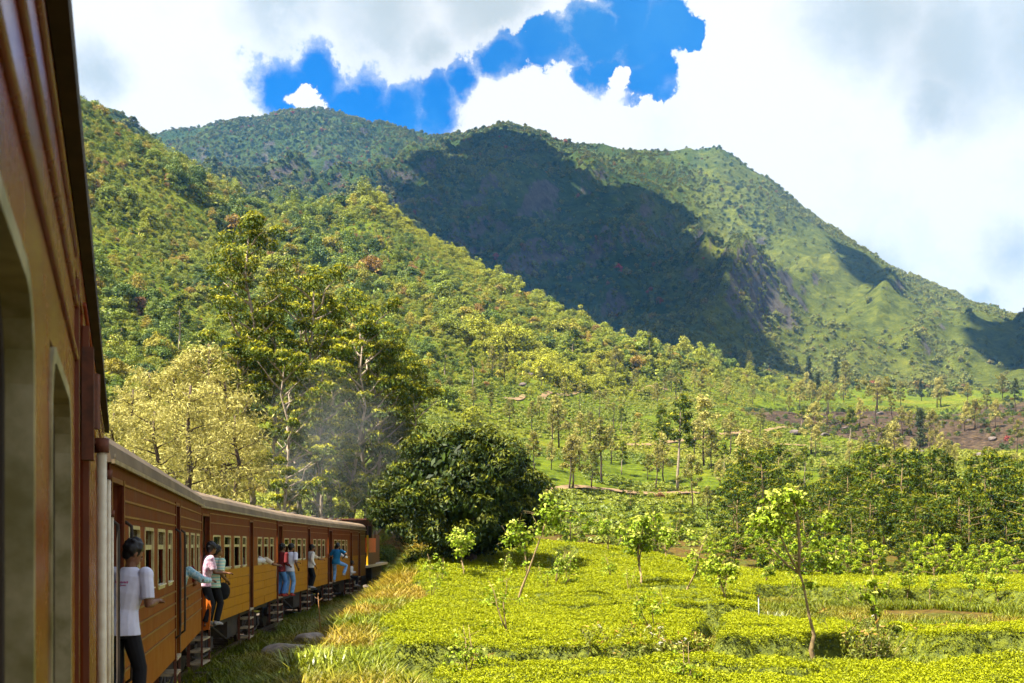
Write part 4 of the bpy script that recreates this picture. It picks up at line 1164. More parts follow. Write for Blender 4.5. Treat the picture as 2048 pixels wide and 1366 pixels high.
M_pipe = simple('cream_pipe', (0.62, 0.56, 0.40), (0.48, 0.40, 0.26), 0.35, 14, spec=0.5)
M_rust = simple('rusty_bracket', (0.13, 0.04, 0.018), (0.06, 0.022, 0.012), 0.7, 18)
M_orange = simple('orange_door_paint', (0.50, 0.13, 0.012), (0.42, 0.09, 0.01), 0.45, 4)
M_loco_o = simple('loco_orange', (0.72, 0.085, 0.004), (0.60, 0.065, 0.004), 0.4, 4)
M_loco_m = simple('loco_maroon', (0.10, 0.025, 0.012), (0.07, 0.018, 0.01), 0.5, 4)
M_yellow = simple('loco_yellow', (0.75, 0.42, 0.01), (0.6, 0.33, 0.01), 0.45, 4)
M_tar = simple('rail_steel', (0.20, 0.13, 0.09), (0.12, 0.075, 0.05), 0.35, 8, metal=0.6)
M_sleeper = simple('sleeper_wood', (0.10, 0.07, 0.045), (0.06, 0.04, 0.03), 0.9, 5)
M_ballast = simple('ballast_stone', (0.14, 0.11, 0.085), (0.05, 0.04, 0.03), 0.95, 14, bump=1.0, bump_d=0.06)
M_seat = simple('seat_cloth', (0.10, 0.045, 0.03), (0.06, 0.03, 0.02), 0.8, 6)
def glass_mat():
    m, nt, N, L, out = mat_nodes('window_glass')
    t = N('ShaderNodeBsdfTransparent'); t.inputs[0].default_value = (0.75, 0.82, 0.78, 1)
    g = N('ShaderNodeBsdfGlossy'); g.inputs['Roughness'].default_value = 0.06
    fr = N('ShaderNodeFresnel'); fr.inputs['IOR'].default_value = 1.45
    mx = N('ShaderNodeMixShader'); L(fr.outputs[0], mx.inputs[0]); L(t.outputs[0], mx.inputs[1]); L(g.outputs[0], mx.inputs[2]); L(mx.outputs[0], out.inputs['Surface'])
    return m
M_glass = glass_mat()

def rrect(y0, y1, z0, z1, r, n=4):
    pts = []
    for cy_, cz_, a0 in ((y1-r, z1-r, 0), (y0+r, z1-r, 90), (y0+r, z0+r, 180), (y1-r, z0+r, 270)):
        for k in range(n+1):
            a = R(a0 + 90*k/n); pts.append((cy_+r*math.cos(a), cz_+r*math.sin(a)))
    return pts
def ring(y0, y1, z0, z1, w, x0, x1, r):
    """rounded window frame between depths x0 (inner) and x1 (outer)"""
    o = rrect(y0, y1, z0, z1, r+w*0.5); i = rrect(y0+w, y1-w, z0+w, z1-w, r); n = len(o); m = MB()
    vs = [(x1, a, b) for a, b in o] + [(x1, a, b) for a, b in i] + [(x0, a, b) for a, b in o] + [(x0, a, b) for a, b in i]
    fs = []
    for k in range(n):
        j = (k+1) % n
        fs += [(k, j, n+j, n+k), (n+k, n+j, 3*n+j, 3*n+k), (2*n+k, 3*n+k, 3*n+j, 2*n+j), (k, 2*n+k, 2*n+j, j)]
    return m.add(vs, fs)

WID = 2.75
ZB, ZW0, ZW1, ZE = 1.05, 2.20, 3.00, 3.56

def wall_strips(y0, y1, z0, z1, holes):
    """pieces of a wall strip left between the openings [(a,b)]"""
    out = []; y = y0
    for a, b in sorted(holes):
        if a > y: out.append((y, a))
        y = max(y, b)
    if y < y1: out.append((y, y1))
    return out

def carriage(name, label, p0, p1, wins, doors, style, steps=True):
    p0 = Vector((*p0, 0)); p1 = Vector((*p1, 0)); d = p1-p0; Lc = d.length
    t = thing(name, label, 'carriage', (p0.x, p0.y, 0), -math.atan2(d.x, d.y), 'carriages of the train')
    low, up, band, bead = style['low'], style['up'], style['band'], style['bead']
    tw = 0.05
    ZD = 3.44
    # right side, seen from the camera: upper panel, window band, lower panels
    m = MB()
    for a, b in wall_strips(0, Lc, 0, 0, doors): m.box(-tw, 0, a, b, ZW1+0.002, ZD)
    m.box(-tw, 0, 0, Lc, ZD+0.001, ZE)
    m.build('upper_panel', up, t)
    m = MB()
    for a, b in wall_strips(0, Lc, 0, 0, doors + [(a_+0.02, b_-0.02) for a_, b_ in wins]): m.box(-tw, 0.001, a, b, ZW0, ZW1)
    m.build('window_panel', band, t)
    secs = wall_strips(0, Lc, 0, 0, doors)
    if style['planks']:
        rows = 5; hgt = (ZW0-ZB)/rows
        for a, b in secs:
            if b-a < 0.3: continue
            nseg = max(1, int(round((b-a)/1.9)))
            for rr in range(rows):
                off = 0.0 if rr % 2 else 0.35
                cuts = [a] + [a + (b-a)*(k+ (off if 0 < k < nseg else 0))/nseg for k in range(1, nseg)] + [b]
                for c0, c1 in zip(cuts[:-1], cuts[1:]):
                    j = random.uniform(-0.004, 0.004)
                    MB().box(-tw, 0.004+j, c0+0.004, c1-0.004, ZB+rr*hgt+0.006, ZB+(rr+1)*hgt-0.004).build('plank', low, t)
        m = MB()
        for a, b in secs: m.box(-tw-0.02, -tw+0.03, a, b, ZB, ZW0-0.001)
        m.build('backing_panel', M_dark, t)
    else:
        m = MB()
        for a, b in secs: m.box(-tw, 0, a, b, ZB, ZW0-0.001)
        m.build('lower_panel', low, t)
        for z in (2.08, 1.90, 1.70, 1.50):
            for a, b in secs:
                if b-a > 0.5: MB().box(0.001, 0.016, a+0.03, b-0.03, z-0.012, z+0.012).build('bead', M_beadr, t)
    for z in style['top_beads']:
        for a, b in secs:
            if b-a > 0.5: MB().box(0.001, 0.014, a+0.05, b-0.05, z-0.011, z+0.011).build('bead', bead, t)
    # windows
    for a, b in wins:
        w = ring(a, b, ZW0, ZW1, 0.040, -0.022, 0.010, 0.05).build('window', M_frame, t)
        MB().box(-0.045, -0.012, a+0.046, b-0.046, ZW1-0.27, ZW1-0.21).build('mid_rail', M_frame, w)
        MB().box(-0.032, -0.026, a+0.046, b-0.046, ZW1-0.209, ZW1-0.046).build('pane', M_glass, w)
        MB().box(-0.05, 0.03, a+0.03, b-0.03, ZW0+0.0462, ZW0+0.062).build('sill', M_sill, w)
    # doorways with their posts, rails and steps
    for i, (a, b) in enumerate(doors):
        f = MB().box(-0.09, 0.018, a-0.07, a, ZB-0.04, ZD).box(-0.09, 0.018, b, b+0.07, ZB-0.04, ZD).box(-0.08, 0.012, a+0.001, b-0.001, ZD-0.05, ZD-0.002)
        f.build('door_frame', M_post, t)
        MB().box(-0.5, 0.03, a, b, ZB-0.03, ZB+0.02).build('door_sill', M_step, t)
        MB().box(-1.25, -1.2, a-0.1, b+0.1, ZB+0.03, ZE-0.05).build('vestibule_wall', M_inner, t)
        if style['rails']:
            for yy_ in (a-0.11, b+0.11):
                MB().tube([(0.01, yy_, 3.03), (0.075, yy_, 2.98), (0.08, yy_, 2.85), (0.08, yy_, 1.55), (0.075, yy_, 1.42), (0.01, yy_, 1.37)], 0.017, 7).build('handrail', style['railmat'], t, True)
        if steps:
            for k in range(3):
                MB().box(-0.28, 0.0-0.03*(2-k)*0+0.02, a-0.02, b+0.02, 0.30+0.25*k-0.02, 0.30+0.25*k+0.02).build('step', M_step, t)
            MB().box(-0.3, -0.24, a-0.06, a-0.03, 0.25, ZB-0.05).box(-0.02, 0.02, a-0.06, a-0.03, 0.25, ZB-0.05).box(-0.02, 0.02, b+0.03, b+0.06, 0.25, ZB-0.05).build('step_hanger', M_rust, t)
    # far side, ends, floor, ceiling
    m = MB()
    for a, b in wall_strips(0, Lc, 0, 0, [(a_, b_) for a_, b_ in wins]): m.box(-WID, -WID+0.05, a, b, 2.72, 2.98)
    m.box(-WID, -WID+0.05, 0, Lc, ZB, 2.72).box(-WID, -WID+0.05, 0, Lc, 2.98, ZE)
    m.build('far_side', M_inner, t)
    MB().box(-WID+0.06, -0.06, 0.02, Lc-0.02, ZB-0.02, ZB+0.015).build('floor', M_inner, t)
    for a in (0.0, Lc-0.05):
        MB().box(-WID+0.051, -0.851-0.9, a, a+0.05, ZB, ZE-0.01).box(-0.85, -0.052, a, a+0.05, ZB, ZE-0.01).box(-1.75, -0.851, a, a+0.05, 3.1, ZE-0.01).build('end_wall', band, t)
    for k in range(int(Lc/1.35)-1):
        MB().box(-1.25, -0.12, 1.4+k*1.35, 1.5+k*1.35, 1.4, 2.16).box(-1.25, -0.12, 1.15+k*1.35, 1.39+k*1.35, 1.35, 1.5).build('seat', M_seat, t)
    # roof: curved sheet with gutter, rain strips and ventilators
    prof = []
    for k in range(15):
        a = math.pi*k/14
        x = -WID/2 + (WID/2+0.035)*math.copysign(abs(math.cos(a))**0.62, math.cos(a)); z = ZE + 0.44*math.sin(a)**0.62
        prof.append((x, z))
    MB().prism(prof, -0.12, Lc+0.12).build('roof', M_roof, t, False)
    MB().box(0.036, 0.066, -0.12, Lc+0.12, ZE-0.012, ZE+0.028).build('gutter', M_gut, t)
    for a in (0.1,):
        MB().tube([(0.02, a, ZE+0.06), (-0.02, a+0.3, ZE+0.14), (-0.03, a+0.75, ZE+0.16), (-0.01, a+1.15, ZE+0.08)], 0.025, 6).build('rain_strip', M_gut, t, True)
    for k in range(4):
        yv = Lc*(0.2+0.2*k)
        MB().ell((-1.1, yv, ZE+0.50), (0.16, 0.26, 0.09), 10, 6).tube([(-1.1, yv, ZE+0.38), (-1.1, yv, ZE+0.50)], 0.07, 8).build('ventilator', M_dark, t, True)
    # underframe and bogies
    u_ = MB().box(-WID+0.3, -0.28, 0.05, Lc-0.05, 0.86, ZB-0.025).box(-0.75, -0.3, Lc*0.40, Lc*0.52, 0.45, 0.86).box(-1.9, -0.9, Lc*0.44, Lc*0.6, 0.4, 0.85)
    u_.tube([(-0.35, 2.9, 0.9), (-0.35, Lc*0.4, 0.42), (-0.35, Lc*0.6, 0.42), (-0.35, Lc-2.9, 0.9)], 0.03, 6)
    u_.build('underframe', M_dark, t)
    for yc in (2.35, Lc-2.35):
        bg = MB().box(-0.62, -0.5, yc-1.45, yc+1.45, 0.48, 0.66).box(-2.25, -2.13, yc-1.45, yc+1.45, 0.48, 0.66).box(-2.2, -0.55, yc-0.2, yc+0.2, 0.5, 0.8)
        for s_ in (-1, 1): bg.box(-0.50, -0.38, yc+s_*0.95-0.15, yc+s_*0.95+0.15, 0.33, 0.60)
        for s_ in (-0.35, 0, 0.35): bg.tube([(-0.45, yc+s_, 0.35), (-0.45, yc+s_, 0.75)], 0.08, 8)
        bg.tube([(-0.42, yc-1.3, 0.35), (-0.42, yc-0.5, 0.22), (-0.42, yc+0.5, 0.22), (-0.42, yc+1.3, 0.35)], 0.03, 6)
        bo = bg.build('bogie', M_dark, t)
        for s_ in (-0.95, 0.95):
            for xw in (-0.72, -2.03):
                MB().tube([(xw-0.055, yc+s_, 0.44), (xw-0.045, yc+s_, 0.44), (xw+0.045, yc+s_, 0.44), (xw+0.05, yc+s_, 0.44)], [0.40, 0.455, 0.44, 0.36], 20).tube([(xw+0.05, yc+s_, 0.44), (xw+0.2, yc+s_, 0.44)], 0.09, 10).build('wheel', M_steel, bo, False)
    for y_ in (-0.38, Lc+0.02):
        MB().tube([(-0.55, y_, 1.02), (-0.55, y_+0.36, 1.02)], 0.055, 8).tube([(-2.2, y_, 1.02), (-2.2, y_+0.36, 1.02)], 0.055, 8).build('buffer', M_dark, t)
    MB().box(-1.95, -0.8, Lc+0.001, Lc+0.30, 1.1, 3.2).build('gangway', M_dark, t)
    return t, Lc

W_STD = [(1.32, 2.25), (2.72, 3.65), (4.12, 5.05), (5.45, 6.10), (8.20, 9.05), (9.52, 10.45), (10.9, 11.72)]
D_STD = [(0.10, 0.86), (6.66, 7.28)]
ST2 = dict(low=M_brown, up=M_brown_up, band=M_brown, bead=M_bead, planks=False, top_beads=(3.40, 3.24, 3.08), rails=True, railmat=M_dark)
ST3 = dict(low=M_ochre, up=M_brown_up, band=M_band, bead=M_bead, planks=True, top_beads=(3.46, 3.26), rails=False, railmat=M_dark)
PTS = [((-3.77, 10.3), (-6.30, 22.3)), ((-6.44, 22.8), (-7.54, 35.2)), ((-7.63, 35.8), (-8.13, 48.5)), ((-8.17, 49.0), (-8.20, 61.5))]
car2, L2 = carriage('carriage', 'rust-brown passenger carriage with raised beading, next ahead of the camera', *PTS[0], W_STD, D_STD, ST2)
car3, L3 = carriage('carriage', 'brown and ochre planked carriage behind the man in the white shirt', *PTS[1], W_STD, D_STD, ST3)
car3['label'] = 'brown and ochre planked carriage with an orange door leaf and striped-shirt passenger'
car4, L4 = carriage('carriage', 'brown and ochre planked carriage with passengers in maroon and white at its door', *PTS[2], W_STD, D_STD, ST3)
car5, L5 = carriage('carriage', 'farthest carriage, coupled to the orange engine, with man in blue shirt', *PTS[3], [(1.5, 2.4), (2.7, 3.6), (3.9, 4.8), (5.1, 5.6)], [(0.10, 0.86), (6.6, 7.25), (9.6, 10.3)], ST3)
# open door leaf of the second carriage
MB().add([(0.02, 0.06, 1.0), (0.16, 0.02, 1.02), (0.20, 0.015, 1.5), (0.10, 0.03, 2.0), (0.02, 0.06, 2.25), (0.02, 0.10, 1.0), (0.16, 0.06, 1.02), (0.20, 0.055, 1.5), (0.10, 0.07, 2.0), (0.02, 0.10, 2.25)],
         [(0, 1, 2, 3, 4), (9, 8, 7, 6, 5), (0, 5, 6, 1), (1, 6, 7, 2), (2, 7, 8, 3), (3, 8, 9, 4), (4, 9, 5, 0)]).build('door_leaf', M_orange, car3)

def own_carriage():
    """the coach the camera leans out of"""
    h = -math.atan2(784, 2200)
    # the wall passes 0.13 m to the left of the camera
    nx, ny = math.cos(h), -math.sin(h)
    t = thing('carriage', 'near carriage filling the left edge, brown side with cream window frames and handrails', 'carriage', (-0.128*nx, -0.128*ny, 0), -h, 'carriages of the train')
    y0, y1 = -9.0, 10.35
    wins = [(-3.0, -2.1), (-1.75, -0.85), (0.78, 1.68), (2.12, 2.98), (7.2, 8.1), (8.4, 9.3)]
    wins = [(-3.0, -2.0), (-1.6, -0.55), (0.55, 1.83), (2.27, 3.17)]
    doors = [(3.62, 4.32), (9.2, 9.9)]
    zw0, zw1, ze = 2.12, 3.20, 3.80
    tw = 0.06
    m = MB()
    for a, b in wall_strips(y0, y1, 0, 0, doors): m.box(-tw, 0, a, b, zw1, ze-0.16)
    m.box(-tw, 0, y0, y1, ze-0.158, ze); m.build('upper_panel', M_own, t)
    m = MB()
    for a, b in wall_strips(y0, y1, 0, 0, doors + [(a_+0.025, b_-0.025) for a_, b_ in wins]): m.box(-tw, 0.0005, a, b, zw0, zw1-0.001)
    m.build('window_panel', M_own, t)
    m = MB()
    for a, b in wall_strips(y0, y1, 0, 0, doors): m.box(-tw, 0, a, b, ZB, zw0-0.001)
    m.build('lower_panel', M_own, t)
    for z in (3.36, 3.52, 3.68, 1.95, 1.7):
        for a, b in wall_strips(y0, y1, 0, 0, doors):
            MB().tube([(0.002, a+0.02, z), (0.002, b-0.02, z)], 0.010, 8).build('bead', M_own, t, True)
    for a, b in wins:
        w = ring(a, b, zw0, zw1, 0.030, -0.034, 0.006, 0.13).build('window', M_frame_own, t)
        MB().box(-0.052, -0.047, a+0.03, b-0.03, zw1-0.42, zw1-0.03).build('pane', M_glass, w)
        MB().box(-0.062, -0.046, a+0.03, b-0.03, zw1-0.47, zw1-0.421).build('mid_rail', M_frame_own, w)
        ring(a+0.0245, b-0.0245, zw0+0.0245, zw1-0.0245, 0.03, -0.12, -0.0345, 0.115).build('dark_reveal', M_dark, w)  # black ring over the reveal, painting in the dark of the interior
    for a, b in doors:
        MB().box(-0.16, 0.012, a-0.055, a, ZB, ze-0.2).box(-0.16, 0.022, b, b+0.055, ZB, ze-0.2).build('door_frame', M_post, t)
        MB().box(-1.25, -1.2, a-0.2, b+0.2, ZB, ze-0.05).build('vestibule_wall', M_inner, t)
    for yy_, rr, zt in ((4.50, 0.0185, 3.17), (6.9, 0.016, 3.20), (9.98, 0.016, 3.05)):
        MB().tube([(0.062, yy_, 1.2), (0.062, yy_, zt)], rr, 12).build('handrail', M_pipe, t, True)
        MB().tube([(-0.02, yy_, zt+0.02), (0.062, yy_, zt+0.02)], 0.016, 8).tube([(0.062, yy_, zt-0.02), (0.062, yy_, zt+0.035)], rr*1.45, 10).box(-0.001, 0.02, yy_-0.06, yy_+0.06, zt-0.1, zt+0.12).build('rail_bracket', M_rust, t, True)
    MB().tube([(0.03, 4.30, 3.22), (0.03, 4.30, 3.42)], 0.03, 8).box(0.0, 0.04, 4.18, 4.26, 3.1, 3.5).build('door_hinge', M_rust, t)
    # eave and roof
    MB().box(0.003, 0.040, y0, y1, ze-0.02, ze+0.05).build('eave', M_dark, t)
    prof = []
    for k in range(15):
        a = math.pi*k/14
        prof.append((-WID/2 + (WID/2+0.03)*math.copysign(abs(math.cos(a))**0.62, math.cos(a)), ze + 0.051 + 0.42*math.sin(a)**0.62))
    MB().prism(prof, y0, y1).build('roof', M_roof, t)
    MB().box(-WID, -WID+0.05, y0, y1, ZB, 2.8).box(-WID, -WID+0.05, y0, y1, 3.1, ze).build('far_side', M_inner, t)
    MB().box(-WID+0.06, -0.07, y0, y1, ZB-0.02, ZB+0.02).build('floor', M_inner, t)
    MB().box(-WID+0.06, -0.07, y1-0.05, y1, ZB+0.02, ze-0.01).build('end_wall', M_inner, t)
    for k in range(8): MB().box(-1.25, -0.12, -3.4+k*1.35, -3.3+k*1.35, 1.4, 2.16).build('seat', M_seat, t)
    MB().box(-WID+0.3, -0.28, y0, y1-0.1, 0.86, ZB-0.025).build('underframe', M_dark, t)
    bo = MB().box(-0.62, -0.5, 6.0, 8.9, 0.48, 0.66).box(-2.25, -2.13, 6.0, 8.9, 0.48, 0.66).build('bogie', M_dark, t)
    for s_ in (6.5, 8.4):
        for xw in (-0.72, -2.03): MB().tube([(xw-0.05, s_, 0.44), (xw+0.05, s_, 0.44)], 0.45, 20).build('wheel', M_steel, bo)
    return t
own = own_carriage()

# locomotive: rear cab with open windows, narrower bonnet ahead
loco = thing('locomotive', 'orange and maroon diesel engine with yellow grab post at the head of the train', 'locomotive', (-8.22, 62.0, 0), 0.02)
m = MB().box(-0.06, 0, 0.9, 5.2, 1.6, 2.3).box(-2.7, -2.64, 0.9, 5.2, 1.6, 2.3).box(-2.63, -0.07, 0.9, 0.96, 1.6, 2.3); m.build('lower_cab', M_loco_m, loco)
m = MB().box(-0.06, 0.001, 0.9, 5.2, 2.301, 3.15).box(-2.7, -2.64, 0.9, 5.2, 2.301, 3.15).box(-2.63, -0.07, 0.9, 0.96, 2.301, 3.15); m.build('cab_side', M_loco_o, loco)
m = MB()
for yy_ in (0.9, 3.0, 5.08): m.box(-0.06, 0, yy_, yy_+0.12, 3.151, 3.95).box(-2.7, -2.64, yy_, yy_+0.12, 3.151, 3.95)
m.build('cab_post', M_loco_m, loco)
MB().add([(-2.95, -0.1, 4.16), (0.16, -0.1, 4.16), (0.30, 5.8, 3.90), (-2.95, 5.8, 3.90), (-2.95, -0.1, 4.24), (0.16, -0.1, 4.24), (0.30, 5.8, 4.00), (-2.95, 5.8, 4.00)], [(0,3,2,1),(4,5,6,7),(0,1,5,4),(1,2,6,5),(2,3,7,6),(3,0,4,7)]).build('cab_roof', M_rust, loco)
MB().box(-2.3, -0.4, 5.3, 11.5, 1.6, 3.4).build('bonnet', M_loco_m, loco)
MB().box(-2.3, -0.3, 5.21, 5.29, 1.6, 3.9).build('bulkhead', M_dark, loco)
MB().tube([(0.03, 0.45, 1.6), (0.03, 0.45, 3.3)], 0.06, 8).build('grab_post', M_yellow, loco)
MB().box(-2.7, 0.10, 0.05, 12.0, 1.45, 1.595).build('footplate', M_sill, loco)
MB().box(-2.3, -0.3, 0.3, 11.8, 0.75, 1.44).box(-0.3, 0.0, 2.8, 3.6, 0.35, 1.44).build('underframe', M_dark, loco)
MB().tube([(-1.35, 8.0, 3.3), (-1.35, 8.0, 4.0)], 0.16, 10).build('exhaust', M_dark, loco)
for yc in (2.6, 9.4):
    bo = MB().box(-0.6, -0.42, yc-1.5, yc+1.5, 0.4, 0.7).box(-2.28, -2.1, yc-1.5, yc+1.5, 0.4, 0.7).build('bogie', M_dark, loco)
    for s_ in (-1, 0, 1):
        for xw in (-0.7, -2.0): MB().tube([(xw-0.05, yc+s_, 0.44), (xw+0.05, yc+s_, 0.44)], 0.45, 18).build('wheel', M_steel, bo)

# track under the train
def track_c(y, off): 
    y = float(y); e = 0.5; dx = (wall_x(y+e)-wall_x(y-e))/(2*e); l = math.hypot(1, dx)
    return Vector((float(wall_x(y)) - off/l, y + off*dx/l, 0))
ys = np.concatenate([np.arange(-6, 110, 1.5)])
for off in (0.70, 2.05):
    m = MB(); prev = None
    pts = [track_c(y_, off) for y_ in ys]
    for a, b in zip(pts[:-1], pts[1:]):
        dd = (b-a).normalized(); s_ = Vector((dd.y, -dd.x, 0))*0.035
        m.add([a-s_+Vector((0,0,-.13)), a+s_+Vector((0,0,-.13)), b+s_+Vector((0,0,-.13)), b-s_+Vector((0,0,-.13)), a-s_-Vector((0,0,.005)), a+s_-Vector((0,0,.005)), b+s_-Vector((0,0,.005)), b-s_-Vector((0,0,.005))], [(4,5,6,7),(0,4,7,3),(1,2,6,5)])
    kind(m.build('rail', M_tar), 'structure')
sl = MB().box(-1.15, 1.15, -0.11, 0.11, -0.06, 0.06).mesh('sleeper', M_sleeper)
beds = kind(bpy.data.objects.new('track_bed', None), 'structure'); link(beds)
for y_ in np.arange(14, 75, 0.75):
    c_ = track_c(y_, 1.375); o = obj('sleeper', sl, beds, (c_.x, c_.y, -0.195)); o.rotation_euler[2] = math.atan2(-(wall_x(y_+.5)-wall_x(y_-.5)), 1.0)
m = MB(); bys = np.arange(-6, 112, 1.0)
for a, b in zip(bys[:-1], bys[1:]):
    l0, r0, l1, r1 = track_c(a, 3.0), track_c(a, -0.15), track_c(b, 3.0), track_c(b, -0.15)
    m.add([l0+Vector((0,0,-.235)), r0+Vector((0,0,-.235)), r1+Vector((0,0,-.235)), l1+Vector((0,0,-.235))], [(0,1,2,3)])
m.build('ballast', M_ballast, beds)
# ------------------------------------------------------------------ passengers
M_skin = simple('skin_brown', (0.17, 0.075, 0.038), (0.14, 0.06, 0.03), 0.5, 6)
M_hair = simple('hair_black', (0.012, 0.010, 0.009), (0.006, 0.005, 0.005), 0.45, 30, mapscale=(6, 6, 1))
M_eye = simple('eye_dark', (0.02, 0.015, 0.012), None, 0.2, 5)
def cloth(name, c, c2=None, scale=7.0, rough=0.85): return simple(name, c, c2 or tuple(x*0.82 for x in c), rough, scale, 0.15, bump=0.5, bump_d=0.012)
M_white_shirt = cloth('white_shirt', (0.60, 0.60, 0.72))
M_black = cloth('black_trousers', (0.014, 0.014, 0.017))
M_jeans = cloth('blue_jeans', (0.10, 0.22, 0.46), (0.19, 0.34, 0.58))
M_jeans2 = cloth('dark_blue_jeans', (0.05, 0.14, 0.36), (0.08, 0.20, 0.45))
M_maroon = cloth('maroon_shirt', (0.115, 0.014, 0.016))
M_blue = cloth('blue_shirt', (0.010, 0.11, 0.26), (0.02, 0.17, 0.32))
M_teal = cloth('teal_patterned_sleeve', (0.10, 0.30, 0.42), (0.50, 0.60, 0.60), 26)
M_floral = cloth('pink_floral_shirt', (0.66, 0.56, 0.64), (0.42, 0.16, 0.26), 22)
M_pale = cloth('pale_shirt', (0.62, 0.60, 0.58))
M_cream = cloth('cream_shirt', (0.60, 0.50, 0.36))
M_red = cloth('red_shoes', (0.30, 0.04, 0.03))
M_shoe = cloth('grey_shoes', (0.30, 0.28, 0.27))
def striped():
    m, nt, N, L, out = mat_nodes('striped_shirt')
    tc = N('ShaderNodeTexCoord'); sp = N('ShaderNodeSeparateXYZ'); L(tc.outputs['Object'], sp.inputs[0])
    s_ = mth(nt, 'SINE', mth(nt, 'MULTIPLY', sp.outputs['Z'], 95.0))
    c = mixcol(nt, mrange(nt, s_, -0.3, 0.3), (0.28, 0.52, 0.46), (0.62, 0.60, 0.42))
    principled(nt, out, c, 0.85, 0.15); return m
M_striped = striped()

def ik(a, b, l1, l2, pole):
    a = Vector(a); b = Vector(b); d = b-a; ln = min(d.length, (l1+l2)*0.995); d = d.normalized(); b = a + d*ln
    x = (l1*l1 - l2*l2 + ln*ln)/(2*ln); h = math.sqrt(max(0.0, l1*l1-x*x))
    p = Vector(pole); p = (p - d*p.dot(d))
    p = p.normalized() if p.length > 1e-6 else Vector((0, 1, 0))
    return a + d*x + p*h, b

def fuse(m, name, mat, voxel, parent, smooth=2):
    """melt overlapping tapered shapes into one continuous surface"""
    me = m.mesh(name, None); tmp = bpy.data.objects.new('tmp', me); C.objects.link(tmp)
    rm = tmp.modifiers.new('r', 'REMESH'); rm.mode = 'VOXEL'; rm.voxel_size = voxel; rm.use_smooth_shade = True
    sm_ = tmp.modifiers.new('s', 'SMOOTH'); sm_.iterations = smooth; sm_.factor = 0.5
    dg = bpy.context.evaluated_depsgraph_get(); dg.update()
    out = bpy.data.meshes.new_from_object(tmp.evaluated_get(dg)); out.name = name
    bpy.data.objects.remove(tmp)
    out.materials.clear(); out.materials.append(mat)
    return out

